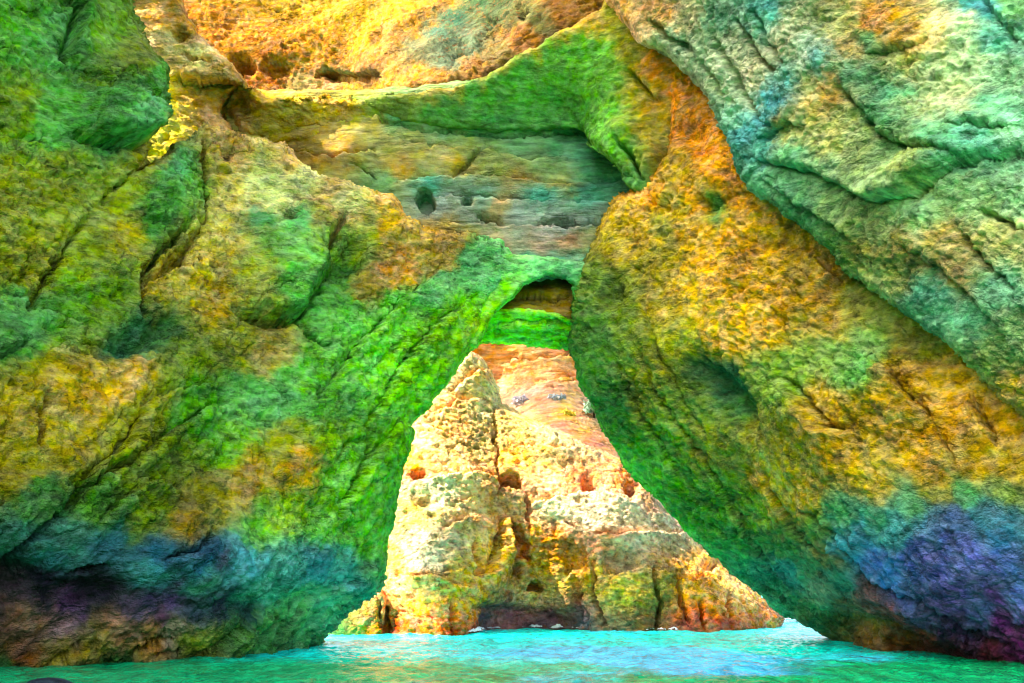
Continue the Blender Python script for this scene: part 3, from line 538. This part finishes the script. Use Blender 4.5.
right_seeds = [(690, 130, 'c88420'), (710, 150, 'd08a1c'), (730, 190, 'b88420'), (680, 170, 'a08428'), (700, 200, 'c89020'), (670, 200, '9a8a30'), (650, 190, 'c08a28'), (712, 205, '3f8048'), (660, 230, '88863a'), (640, 230, 'b09030'), (620, 250, 'a89a38'), (690, 240, 'b89430'), (740, 240, 'cc9a24'), (720, 270, 'c4942c'), (660, 260, '9a8f30'), (690, 290, 'c09a2a'), (620, 280, '70803a'), (600, 280, '5a7838'),
    (760, 270, 'c8a03c'), (800, 260, 'b89a38'), (820, 290, 'b08c38'), (760, 320, 'd0a028'), (720, 330, 'c49c30'), (680, 340, '9a9a2c'), (830, 320, 'a88a48'), (860, 320, '8a8f50'), (870, 340, '6f9a60'), (840, 360, '6f9860'), (800, 370, '7a9a50'), (860, 370, '5fa068'), (790, 385, '78a04a'), (820, 400, 'b89a40'),
    (920, 340, '90904a'), (900, 370, 'b89a38'), (940, 380, 'c0983a'), (960, 400, 'c89c38'), (1000, 420, 'c09a38'), (900, 420, 'b89430'), (860, 420, 'a88e30'), (840, 450, 'b09028'), (920, 450, 'b8902c'), (980, 460, 'b8942e'), (1010, 470, 'b09a38'), (800, 450, '9a9030'), (870, 480, 'a8902a'), (940, 480, 'b08c2c'),
    (600, 330, '3f6a34'), (590, 370, '3f7030'), (620, 310, '5f7a2c'), (630, 350, '5a7430'), (650, 300, 'a09038'), (640, 400, '6a7a30'), (620, 400, '2f7038'), (650, 370, '80842c'), (700, 375, '4a6f50'), (720, 385, '2f6a58'), (740, 410, '3a7040'), (690, 400, '607a34'), (760, 430, '8a8a34'), (700, 440, '7f8434'), (670, 440, '5f8030'), (650, 450, '4a8a30'), (730, 460, '6f8434'), (770, 480, 'a08a34'), (720, 490, '4a8430'), (680, 490, '40802c'), (700, 520, '3a8430'), (670, 470, '44882c'), (750, 510, '5a8030'), (780, 500, '90862c'), (810, 500, 'a88c30'),
    (730, 540, '387844'), (760, 545, '42704a'), (790, 540, '3a6438'), (820, 520, '3f6a3a'), (760, 570, '2a6a60'), (790, 570, '2a6468'), (810, 560, '3a6a50'), (830, 555, '50583a'), (740, 570, '3a7860'), (780, 595, '2a6a58'), (820, 590, '4a5a50'), (840, 575, '2f6058'), (720, 560, '3a7a50'),
    (845, 605, '5a3a34'), (870, 605, '6a3c40'), (900, 610, '5f3438'), (870, 625, '5a4028'), (900, 632, '4f3220'), (840, 625, '4f4830'), (930, 625, '5a3030'), (960, 640, '3a1c2a'), (810, 612, '3a5a44'), (1000, 650, '4a2038'), (880, 592, '60404a'),
    (850, 515, '3f8a68'), (880, 520, '38907a'), (920, 510, '4f9068'), (970, 500, '4a9a70'), (1010, 495, '7a9a60'), (940, 495, '8f9440'), (860, 540, '2f80a0'), (880, 550, '4660b0'), (920, 545, '5560b8'), (960, 540, '5058a8'), (1000, 540, '4070b0'), (1010, 560, '4a60b0'), (900, 570, '3a5fa8'), (940, 570, '4a50a0'), (980, 570, '5a60b0'), (900, 530, '3f90a0'), (985, 520, '3a7aa0'), (870, 530, '3a80a8'), (960, 525, '4a68a8'), (1010, 520, '3f80a8'), (930, 520, '4470a8'),
    (915, 590, '3f4f90'), (950, 595, '4a3a80'), (990, 600, '50307a'), (1015, 590, '4a58a8'), (960, 615, '3a2a5a'), (1000, 625, '4a1f58'), (1020, 640, '58205a'), (930, 605, '443a68'), (980, 610, '3f4a88'),
    (1200, 400, 'b8942e'), (1200, 560, '4a60b0'), (1200, 640, '4a2048')]
right_feats = [
    ('L', [(760, 250), (800, 250), (842, 268), (870, 290)], -.2, 10, 0), 
    ('L', [(935, 425), (920, 408), (900, 388), (885, 368), (872, 358)], .8, 22, .7, 5), ('L', [(858, 432), (830, 428), (810, 406), (795, 388), (780, 375)], .8, 22, .7, 5),
    ('L', [(845, 286), (825, 270), (808, 255)], .4, 14, .4, 4), ('L', [(1000, 450), (985, 420), (970, 395)], .5, 14, .5, 4), ('L', [(960, 470), (945, 445), (935, 425)], .4, 12, .3, 4),
    ('B', 715, 385, 34, 16, 40, -1.1), ('B', 745, 415, 16, 9, 50, -.7), ('B', 712, 205, 14, 9, 0, -.6), ('B', 690, 135, 14, 10, 0, -.5),
    ('L', [(795, 500), (830, 520), (843, 540), (856, 558), (878, 580), (930, 604), (985, 632), (1030, 660)], .3, 16, 0, 5),
    ('L', [(1030, 658), (980, 632), (920, 600), (876, 580), (852, 552), (839, 530), (819, 516), (800, 506)], .4, 24, .35, 5),
    ('L', [(780, 580), (740, 520), (700, 460), (660, 400), (630, 330)], .25, 16, .2, 6), ('L', [(700, 500), (660, 450), (620, 380), (605, 330)], .25, 14, .2, 6), ('L', [(700, 430), (680, 400), (655, 350), (640, 300)], .3, 14, .25, 6),
    ('B', 612, 290, 9, 14, 10, -.9), ('B', 880, 625, 50, 14, 15, -.4), ('L', [(830, 560), (790, 520), (760, 470)], .25, 16, .2, 6)]
o = rock('cave_wall', M_right, right_poly, right_depth, right_seeds, right_feats, res=1.5, thick=4.5, round_=12, rdepth=1.6, grain=(-50, 2.2), amp=.6, seed=81, warm=(1.24, 1.12, .58), power=5, crust=1.2, blocks=(.4, .09), cwarp=9, boost=[(650, 420, 70, 150, 1.4), (740, 550, 110, 70, 1.5), (880, 620, 160, 40, 2.6), (980, 560, 120, 60, 1.25)])
tag(o, 'ochre cave wall on the right, turning blue and purple above the water', 'cave wall')

# ------------------------------------------------------------------ pale slab at upper right
slab_poly = [(560, -200), (1320, -200), (1320, 640), (1100, 500), (1030, 420), (1000, 398), (972, 360), (945, 334), (920, 322), (900, 305), (873, 286), (846, 267), (832, 250), (812, 232), (790, 218), (765, 200), (752, 190), (736, 165), (727, 140), (712, 112), (700, 88), (684, 70), (664, 55), (640, 42), (622, 20), (608, 0)]
o = rock('rock_slab', M_slab, slab_poly,
    [(560, -200, 36), (1320, -200, 19), (1320, 640, 16.5), (608, 0, 36), (640, 45, 35), (700, 88, 33.2), (736, 165, 31.6), (765, 200, 30.6), (832, 250, 28.8), (873, 286, 27.8), (920, 322, 26.6), (1000, 398, 24.8), (750, 0, 30), (800, 100, 28.6), (900, 100, 26), (900, 230, 26.2), (1000, 100, 24), (1000, 300, 23.6), (900, 0, 26), (1024, 0, 24)],
    [(625, 10, 'd0a868'), (640, 25, 'c8b080'), (660, 15, 'd8a858'), (670, 35, '9ac0a0'), (690, 20, 'b0b890'), (690, 50, '98b898'), (720, 20, '6aa890'), (700, 70, 'b0c0a8'), (720, 90, 'a0c098'), (740, 40, 'b0c0a0'), (760, 30, '58b0a0'), (770, 10, '34a0a8'), (730, 120, '7ab8a0'), (745, 100, 'a8b8a0'), (750, 75, 'c0c0a0'),
     (765, 60, 'c0c098'), (780, 40, 'c8c0a0'), (800, 20, 'a8b890'), (820, 60, '4fa8b0'), (790, 80, '48a8b8'), (775, 100, '40a0b8'), (760, 120, '2c98b0'), (745, 135, '3098b0'), (755, 150, '58a8a0'), (780, 70, '90c0b0'), (805, 85, 'a0b070'), (830, 90, 'b89c50'), (820, 110, 'a89a50'), (810, 60, 'b8c8b0'), (850, 50, 'b8ac68'),
     (840, 20, '90a868'), (870, 25, 'c89a48'), (890, 20, 'd0a040'), (900, 35, 'c8a848'), (870, 45, '60a878'), (930, 20, 'd8c880'), (960, 20, 'a8c8a0'), (975, 8, '2c8fa0'), (1000, 40, '60b0a0'), (1015, 10, '60a068'), (860, 80, '60a078'), (900, 60, '98a868'), (890, 90, '5aa880'), (930, 70, '90b488'), (970, 60, '98bc90'), (1000, 80, '80b890'),
     (850, 120, '90a868'), (880, 120, '3f9868'), (930, 110, '98b080'), (960, 100, 'a0b888'), (1000, 110, '60b088'), (900, 150, '70a870'), (860, 150, '88ac70'), (830, 140, 'a0ae68'), (790, 130, 'a0aa60'), (800, 160, '58a878'), (830, 180, '70a878'), (870, 190, '80ac78'), (940, 140, '50a070'), (980, 140, '60c0a0'), (1010, 135, '80c8a0'), (920, 165, '88a860'), (960, 160, '48a880'),
     (770, 175, '60a880'), (800, 210, '50a070'), (840, 220, '78a868'), (880, 220, '90b070'), (920, 215, '80b888'), (970, 200, '80b880'), (1010, 190, '78b488'), (1000, 240, '98a868'), (950, 240, 'a09a58'), (910, 250, 'a8a458'), (870, 250, '98a458'), (900, 280, '90a860'), (930, 290, '60b0a0'), (960, 280, 'a09458'), (1000, 290, '70b898'), (970, 320, '60b090'), (1010, 330, '80b478'), (930, 310, '58a080'), (990, 360, '80a860'), (1015, 390, 'b0a048'), (830, 245, '58984a'),
     (1200, 100, '80b890'), (1200, 300, '90a868')],
    [('L', [(751, 150), (760, 163), (812, 170), (846, 188), (879, 202), (920, 196), (960, 168), (1024, 152), (1060, 150)][::1], .6, 34, .5, 4),
     ('L', [(835, 82), (846, 91), (873, 121), (893, 141), (940, 155), (970, 165)], .5, 26, .45, 5), ('L', [(860, 55), (880, 52), (916, 44), (930, 40)], .2, 16, .2, 4), ('L', [(950, 130), (973, 128), (1030, 134)], .25, 14, .25, 4),
     ('K', [(980, 208), (1000, 220), (1024, 232)], .7, 4), ('L', [(982, -5), (1005, 27), (1030, 50)], .3, 14, .4, 4), 
     ('K', [(735, 20), (755, 55), (770, 70)], .7, 4), ('K', [(755, 15), (768, 45), (780, 62)], .8, 4), ('K', [(712, 40), (735, 80), (750, 110)], .5, 5), ('K', [(740, 95), (760, 120), (775, 130)], .5, 4), ('K', [(650, 20), (665, 38), (690, 50)], .6, 4),
     ('L', [(760, 140), (775, 130), (790, 122), (806, 126)], .4, 18, .2, 5), ('L', [(760, 178), (800, 205), (850, 232), (880, 262)], .35, 18, .25, 6), ('K', [(960, 230), (985, 265), (1010, 290)], .4, 5), ('L', [(900, 240), (950, 270), (1000, 330), (1040, 380)], .3, 20, .2, 6),
     ('B', 920, 175, 50, 16, -20, .6), ('B', 830, 60, 40, 20, 20, .4), ('K', [(700, 60), (712, 80), (722, 110)], .5, 4)],
    res=1.4, thick=2.2, round_=9, rdepth=1.0, grain=(-28, 2.), amp=.5, seed=91, warm=(1.38, 1.06, .82), blocks=(.45, .07), crust=1.25, cwarp=14)
tag(o, 'pale turquoise-green rock slab hanging over the ochre wall at upper right', 'rock slab')

# ------------------------------------------------------------------ sea stack through the arch
stack_poly = [(330, 470), (370, 440), (420, 400), (448, 368), (462, 354), (470, 351), (482, 358), (492, 372), (499, 388), (501, 404), (525, 416), (552, 430), (580, 440), (605, 452), (625, 462), (648, 486), (676, 518), (700, 542), (724, 566), (748, 588), (772, 608), (782, 617), (776, 630), (700, 650), (480, 660), (378, 655), (374, 625), (372, 600), (350, 560)]
o = rock('sea_stack', M_stack, stack_poly,
    [(470, 352, 51), (500, 404, 51), (605, 452, 51), (700, 542, 50), (780, 618, 50), (430, 400, 49), (400, 500, 46.2), (385, 570, 45), (380, 628, 44.2), (470, 630, 43.5), (430, 560, 44.2), (480, 590, 45), (500, 626, 47), (560, 628, 47.6), (500, 500, 47.4), (560, 480, 48.6), (620, 500, 48), (600, 560, 46.8), (640, 600, 46.2), (660, 628, 46), (600, 628, 46.6), (720, 600, 46.8), (740, 625, 46.6), (520, 560, 48), (550, 430, 50.4), (470, 430, 48.6), (330, 470, 48)],
    [(470, 362, 'f4d090'), (480, 375, 'e8a840'), (490, 390, 'f8d890'), (455, 380, 'f4d8a0'), (440, 395, 'f0c880'), (460, 405, 'e0a860'), (480, 410, 'f4d898'), (430, 415, 'e8c078'), (420, 440, 'f8dca0'), (450, 430, 'd8a860'), (480, 440, 'e8c078'), (500, 420, 'f0c878'), (520, 425, 'f8d070'), (550, 440, 'f8dc98'), (540, 455, 'e8b868'), (580, 455, 'f0c890'), (600, 470, 'e8a870'), (515, 455, 'd8a838'),
     (410, 460, 'f4c850'), (415, 475, 'c87820'), (405, 490, 'f8e0b0'), (430, 490, 'f8e8c0'), (420, 510, 'f0cc40'), (440, 500, 'f8e4b8'), (460, 480, 'f0cc88'), (480, 500, 'e0b468'), (500, 480, 'b88a38'), (515, 495, 'b89868'), (550, 480, 'f0c890'), (580, 480, 'c88048'), (600, 500, 'fcdcb0'), (620, 480, 'd08838'), (560, 510, 'fce0b8'), (590, 520, 'fce4c4'), (630, 510, 'f8dcb8'), (640, 500, 'e8b080'), (660, 530, 'fce0b8'),
     (400, 530, 'f4d088'), (420, 540, 'f8e0c0'), (430, 560, 'fcf0dc'), (450, 545, 'f8dcb0'), (470, 530, 'e8c078'), (490, 550, 'f0b830'), (460, 570, 'f4cc40'), (480, 570, 'e8b030'), (395, 560, 'e8b848'), (505, 530, 'c89840'), (515, 545, 'a88850'), (530, 550, 'd89028'), (545, 560, 'd8a020'), (550, 540, 'c89028'), (570, 560, 'c09c30'), (520, 575, 'a08830'), (590, 570, 'c8b030'), (560, 580, 'b8a838'),
     (400, 590, 'f4c480'), (430, 590, 'f4cc70'), (455, 590, 'f8c848'), (410, 610, 'e8a040'), (440, 615, 'e08a30'), (470, 615, 'e08820'), (400, 622, 'c05818'), (450, 628, 'b85018'), (390, 600, 'd89a50'), (475, 600, 'f0a830'),
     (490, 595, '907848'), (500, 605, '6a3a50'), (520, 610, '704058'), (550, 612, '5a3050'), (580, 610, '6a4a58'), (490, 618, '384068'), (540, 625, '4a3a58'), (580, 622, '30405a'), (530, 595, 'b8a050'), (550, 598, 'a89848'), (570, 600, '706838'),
     (605, 590, '8a9430'), (620, 600, '6f8a34'), (640, 595, 'a0a038'), (630, 580, '9aa030'), (660, 590, '5a8a40'), (655, 605, '60803a'), (610, 560, 'a89c80'), (630, 560, '9a9a88'), (600, 545, 'e0a878'), (640, 545, 'f0d0a8'), (660, 560, 'c0a050'), (680, 545, 'f4d0a0'), (700, 560, 'f0b858'), (690, 590, 'f4b828'), (710, 600, 'f0a820'), (690, 575, 'e8a028'), (670, 575, '88903a'), (730, 590, 'f4c070'), (750, 605, 'f0b050'), (700, 612, 'e07828'), (730, 620, 'a85a3a'), (690, 622, '9a4a40'), (650, 622, '706040'), (760, 615, 'd08840'), (620, 622, '506048')],
    [('P', [(498, 488), (500, 476), (508, 471), (518, 474), (525, 482), (525, 490)], -2.2, 5), ('K', [(494, 410), (497, 450), (500, 475), (498, 500)], .45, 2.), ('K', [(525, 488), (530, 510), (528, 530)], .6, 2.5),
     ('P', [(510, 515), (522, 525), (530, 545), (530, 560), (508, 562), (503, 545)], -1.4, 6), ('L', [(505, 515), (500, 545), (490, 570), (478, 580)], .8, 14, .6, 6), ('P', [(468, 538), (480, 540), (482, 560), (490, 578), (476, 580), (470, 560)], -.6, 5),
     ('P', [(555, 535), (590, 545), (592, 575), (560, 580)], -.9, 12), ('P', [(600, 552), (622, 545), (640, 558), (640, 570), (600, 578)], -.9, 6), ('P', [(478, 598), (520, 600), (560, 606), (590, 600), (596, 640), (475, 640)], -.6, 12),
     ('B', 515, 572, 5, 6, 0, -1.6, 4), ('B', 536, 588, 6, 5, 50, -1.6, 4), ('B', 575, 595, 5, 14, 0, -1.4), ('K', [(594, 560), (592, 590), (600, 615), (606, 626)], .6, 3), ('K', [(655, 570), (660, 600), (658, 630)], .6, 3), ('K', [(676, 575), (682, 600), (690, 622)], .7, 3), ('K', [(700, 600), (705, 625)], .6, 3), ('K', [(730, 595), (732, 622)], .6, 3),
     ('K', [(452, 596), (453, 612), (452, 632)], .9, 2.5), ('K', [(380, 590), (384, 612), (388, 632)], 1.1, 3), ('B', 418, 476, 5, 5, 0, -1.2, 4), ('B', 590, 482, 8, 8, 0, -1.0, 3), ('B', 632, 488, 8, 8, 30, -.7, 3), ('B', 424, 502, 12, 6, 20, -.5), ('B', 710, 563, 6, 5, 0, -.8, 3),
     ('L', [(499, 478), (470, 475), (440, 478), (410, 484)], .5, 10, .4, 4), ('L', [(700, 532), (650, 532), (600, 535), (560, 520)], .5, 14, .4, 4), ('L', [(478, 520), (455, 522), (440, 530)], .4, 8, .4, 3), ('L', [(640, 500), (600, 494), (560, 496), (530, 505)], .4, 10, .3, 4), ('L', [(600, 450), (560, 448), (520, 446)], .4, 8, .4, 4), ('L', [(470, 590), (430, 576), (390, 578)], .5, 10, .3, 4), ('L', [(720, 575), (690, 582), (660, 570)], .4, 8, .3, 4), ('L', [(490, 368), (470, 376), (452, 392)], .4, 8, .3, 3), ('L', [(480, 400), (455, 405), (430, 415)], .4, 8, .3, 3)],
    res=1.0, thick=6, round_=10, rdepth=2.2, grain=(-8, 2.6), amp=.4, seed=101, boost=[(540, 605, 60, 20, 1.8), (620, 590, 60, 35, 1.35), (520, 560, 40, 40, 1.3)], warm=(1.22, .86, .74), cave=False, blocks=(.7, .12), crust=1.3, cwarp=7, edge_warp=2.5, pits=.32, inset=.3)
tag(o, 'tall cream and orange sunlit rock stack standing in the sea beyond the arch', 'sea stack')

o = rock('boulder', M_stack, [(322, 632), (345, 612), (362, 601), (374, 592), (382, 588), (386, 600), (384, 640), (372, 652), (330, 655)],
    [(322, 632, 43.5), (374, 592, 43.6), (384, 640, 43.2), (350, 632, 43)],
    [(340, 622, '3f9a48'), (355, 610, '80a048'), (368, 605, 'e0c078'), (375, 615, 'e89a48'), (375, 626, 'c86a28'), (350, 628, '4a8038'), (360, 622, 'c8a050'), (335, 632, '1f8050')],
    [('K', [(378, 595), (379, 612), (382, 630)], .4, 2.5)], res=.8, thick=2.5, round_=5, rdepth=1., grain=(0, 1.5), amp=.25, seed=105, warm=(1.22, .86, .74), cave=False, blocks=(1.2, .12), cwarp=4, edge_warp=1.5, inset=.3)
tag(o, 'small wedge shaped green and orange rock at the foot of the stack, left end', 'rock')

# ------------------------------------------------------------------ far banded cliff and rubble slope
o = rock('sea_cliff', M_far, [(400, 250), (700, 250), (760, 420), (760, 640), (470, 640), (430, 420)],
    [(400, 250, 74), (700, 250, 74), (500, 340, 72), (600, 340, 72), (500, 390, 72.6), (600, 396, 72), (520, 402, 68), (590, 404, 67), (600, 440, 60), (540, 430, 61), (600, 640, 57), (470, 640, 57), (430, 420, 64), (760, 420, 66), (760, 640, 60)],
    [(480, 350, 'f0a050'), (500, 360, 'f0b070'), (530, 355, 'f4b478'), (560, 360, 'f4b880'), (510, 372, 'eea064'), (540, 375, 'f0a868'), (570, 378, 'ee9c5c'), (590, 385, 'f4ac70'), (520, 385, 'f4bc90'), (560, 390, 'f0b080'), (505, 395, 'e8a890'), (590, 370, 'f0a058'), (500, 345, 'f0a458'), (560, 348, 'f0985c'),
     (510, 400, 'a8a0a0'), (530, 398, 'c8a8b0'), (540, 405, 'e89080'), (556, 400, '8a8890'), (570, 402, 'e0c880'), (590, 400, 'c0a8a0'), (565, 412, 'e8c040'), (585, 415, 'e8a890'), (600, 412, '90a088'), (560, 425, 'd8788a'), (580, 430, 'e0c050'), (590, 440, 'e89a80'), (545, 420, 'f0b060'), (530, 412, 'f0d098'), (560, 440, 'e8b080'), (600, 450, 'e8a888'), (600, 550, 'e8b888')],
    [('L', [(620, 352), (560, 358), (500, 362)], .5, 8, .5, 3), ('L', [(620, 372), (570, 378), (505, 386)], .6, 8, .6, 3), ('L', [(600, 384), (540, 388), (500, 395)], .5, 6, .5, 3)],
    res=1.0, thick=6, round_=6, rdepth=1.5, grain=(4, 6), amp=.5, seed=111, warm=(1.12, .92, .62), cave=False, blocks=(.5, .06), cwarp=7, edge_warp=3, crust=.9)
tag(o, 'distant pink and orange banded cliff seen through the top of the arch', 'cliff')

# ------------------------------------------------------------------ unseen cliff shape added outside the frame to shade the cave
def sun_blocker(label, x0, x1, y0, y1, ztop, seed, face):
    """a tall unseen, added headland, closed and rough"""
    ny, nz = 60, 60
    prof = []
    per = []
    n = 140
    cx, cy = (x0+x1)/2, (y0+y1)/2; rx, ry = (x1-x0)/2, (y1-y0)/2
    th = np.linspace(0, 2*np.pi, n, endpoint=False)
    ex = 4.
    c, s = np.cos(th), np.sin(th); r = (np.abs(c)**ex + np.abs(s)**ex)**(-1/ex)
    zz = np.linspace(-3, ztop, nz)
    G = np.zeros((nz+1, n, 3))
    for k, z in enumerate(zz):
        sh = 1 - .10*(z/ztop)**3
        G[k] = np.stack([cx+rx*c*r*sh, cy+ry*s*r*sh, np.full(n, z)], -1)
    G[nz] = np.stack([cx+rx*c*r*.3, cy+ry*s*r*.3, np.full(n, ztop+2)], -1)
    nn = np.stack([c, s, 0*c], -1)[None]
    d = 1.6*fbm(G*.12, 4, seed, .55) + .5*fbm(G*np.array([.4, .4, .9]), 4, seed+3, .6, True)
    G = G + nn*d[..., None]
    I = np.arange((nz+1)*n).reshape(nz+1, n)
    J = np.roll(I, -1, 1)
    F = np.stack([I[:-1].ravel(), J[:-1].ravel(), J[1:].ravel(), I[1:].ravel()], 1)
    V = G.reshape(-1, 3)
    top = len(V); V = np.vstack([V, [[cx, cy, ztop+2.5]]])
    F = np.vstack([F, np.stack([I[-1], J[-1], np.full(n, top), np.full(n, top)], 1)[:, [0, 1, 2, 2]]]) if False else F
    CC = np.tile(lin('b8a468'), (len(V), 1))
    o = mesh_obj('sun_blocker', V, F, M_blocker, CC)
    tag(o, kind='structure')
M_blocker = rock_mat('sun_blocker_rock', ang=0, stretch=3, scale=.5, bump=1., speck=('5a5028', .3))
sun_blocker('', -30, -21, -8, 33.4, 74, 7, 1)

# ------------------------------------------------------------------ sea foam along the foot of the stack
def build_foam():
    line = []
    for px, py in [(372, 631), (400, 630), (430, 632), (470, 633), (484, 630), (500, 627), (540, 629), (590, 628), (640, 630), (670, 631), (700, 628), (730, 626), (760, 622), (784, 620), (792, 621)]:
        p = at(np.array(float(px)), np.array(float(py)), np.array(wy(px, py))); line.append((p[0], p[1]-.1))
    gx, gy = np.meshgrid(np.linspace(-9, 17, 620), np.linspace(38, 60, 330))
    P = np.stack([gx, gy], -1)
    D, _, T, _ = seg_dist(P, line, False)
    q = np.stack([gx*1.6, gy*.9, 0*gx], -1)
    n = fbm(q, 5, 201, .65)
    strength = .32 + 1.4*np.exp(-((T-.78)/.1)**2) + .05*np.exp(-((T-.26)/.06)**2) + .6*np.exp(-((T-.97)/.03)**2)
    v = strength*np.exp(-(D/.95)**2) + n*.9 - .32
    keep = (v > 0) & (D < 2.2)
    h = .06 + .12*np.abs(fbm(q*9, 3, 230, .7, True))*np.clip(v*4, 0, 1) + np.clip(v, 0, 1)**.7*1.0*strength*np.exp(-(D/.7)**2) + .1*np.abs(fbm(q*5, 3, 210, .7, True))*np.clip(v*3, 0, 1)
    idx = np.full(keep.shape, -1); idx[keep] = np.arange(keep.sum())
    k = keep[:-1, :-1] & keep[1:, :-1] & keep[:-1, 1:] & keep[1:, 1:]
    ii, jj = np.nonzero(k)
    F = np.stack([idx[ii, jj], idx[ii, jj+1], idx[ii+1, jj+1], idx[ii+1, jj]], 1)
    m = bpy.data.materials.new('foam'); m.use_nodes = True; b = m.node_tree.nodes['Principled BSDF']
    b.inputs['Base Color'].default_value = (.8, .84, .84, 1); b.inputs['Roughness'].default_value = .7
    nn = m.node_tree.nodes.new('ShaderNodeTexNoise'); nn.inputs['Scale'].default_value = 9; nn.inputs['Detail'].default_value = 6
    bp = m.node_tree.nodes.new('ShaderNodeBump'); bp.inputs['Distance'].default_value = .1
    m.node_tree.links.new(nn.outputs[0], bp.inputs['Height']); m.node_tree.links.new(bp.outputs[0], b.inputs['Normal'])
    o = mesh_obj('sea_foam', np.stack([gx, gy, h], -1)[keep], F, m)
    tag(o, 'white foam breaking along the foot of the sunlit rock stack', 'foam', kind='stuff')
build_foam()

# ------------------------------------------------------------------ smooth dark rock at the bottom left
def dome():
    n, m_ = 64, 40
    th = np.linspace(0, 2*np.pi, n, endpoint=False); ph = np.linspace(.02, np.pi-.02, m_)
    T, Pq = np.meshgrid(th, ph)
    u = np.stack([np.cos(T)*np.sin(Pq), np.sin(T)*np.sin(Pq), np.cos(Pq)], -1)
    r = 1 + .06*fbm(u*1.5, 3, 301) + .015*fbm(u*6, 3, 305)
    V = u*r[..., None]*np.array([.62, .75, .42]); V[..., 2] -= .17
    V = V + np.array([(71-512)/983*20.2, 20.2, 0])
    I = np.arange(n*m_).reshape(m_, n); J = np.roll(I, -1, 1)
    F = np.stack([I[:-1].ravel(), I[1:].ravel(), J[1:].ravel(), J[:-1].ravel()], 1)
    o = mesh_obj('boulder', V.reshape(-1, 3), F, M_dark, np.tile(lin('2a3238'), (n*m_, 1)))
    tag(o, 'smooth dark grey rock just breaking the water at the bottom left', 'rock')
dome()

# ------------------------------------------------------------------ scrub on the rubble slope beyond
def shrub(px, py, Y, size, hexc, label, seed):
    rng = np.random.default_rng(seed)
    base = at(np.array(float(px)), np.array(float(py)), np.array(float(Y)))
    e = bpy.data.objects.new('shrub', None); col.objects.link(e); e.location = base.tolist()
    tag(e, label, 'shrub', 'shrubs on the rubble slope')
    n = 900
    d = rng.normal(size=(n, 3)); d /= np.linalg.norm(d, axis=1, keepdims=True)
    r = rng.random(n)**.4*(1+.45*np.sin(d[:, 0]*5+seed)*np.cos(d[:, 2]*4))
    c = d*r[:, None]*np.array([size, size*.7, size*.5]) + np.array([0, 0, size*.45])
    a = rng.normal(size=(n, 3))*.09; b = rng.normal(size=(n, 3))*.09
    V = np.stack([c-a, c+b, c+a, c-b], 1).reshape(-1, 3)
    F = np.arange(4*n).reshape(n, 4)
    cc = lin(hexc)*(.9+.9*rng.random((n, 1))); cc = np.repeat(cc, 4, 0)
    m = bpy.data.materials.get('scrub_leaves')
    if not m:
        m = bpy.data.materials.new('scrub_leaves'); m.use_nodes = True
        A = m.node_tree.nodes.new('ShaderNodeAttribute'); A.attribute_name = 'Col'
        m.node_tree.links.new(A.outputs['Color'], m.node_tree.nodes['Principled BSDF'].inputs['Base Color']); m.node_tree.nodes['Principled BSDF'].inputs['Roughness'].default_value = .8
    o = mesh_obj('crown', V, F, m, cc, False); o.parent = e
    k = np.linspace(0, 2*np.pi, 7)[:-1]
    ring = lambda z, r_: np.stack([np.cos(k)*r_, np.sin(k)*r_, np.full(6, z)], 1)
    V = np.vstack([ring(-.4, .09), ring(size*.25, .06), ring(size*.6, .02)])
    I = np.arange(18).reshape(3, 6); J = np.roll(I, -1, 1)
    F = np.stack([I[:-1].ravel(), J[:-1].ravel(), J[1:].ravel(), I[1:].ravel()], 1)
    o = mesh_obj('trunk', V, F, M_dark, np.tile(lin('4a3a28'), (18, 1))); o.parent = e
shrub(556, 404, 66.5, .6, 'a0a4a8', 'grey-violet shrub high on the rubble slope, left of the green one', 1)
shrub(594, 412, 65.0, .7, '9ab89a', 'grey-green shrub on the rubble slope, nearest the right edge of the arch', 2)
shrub(520, 404, 67.5, .5, 'b8b0b8', 'low pale mauve shrub at the foot of the banded cliff, leftmost of the shrubs', 3)
shrub(566, 418, 64.0, .45, 'e0c848', 'small yellow shrub in the middle of the rubble slope', 4)
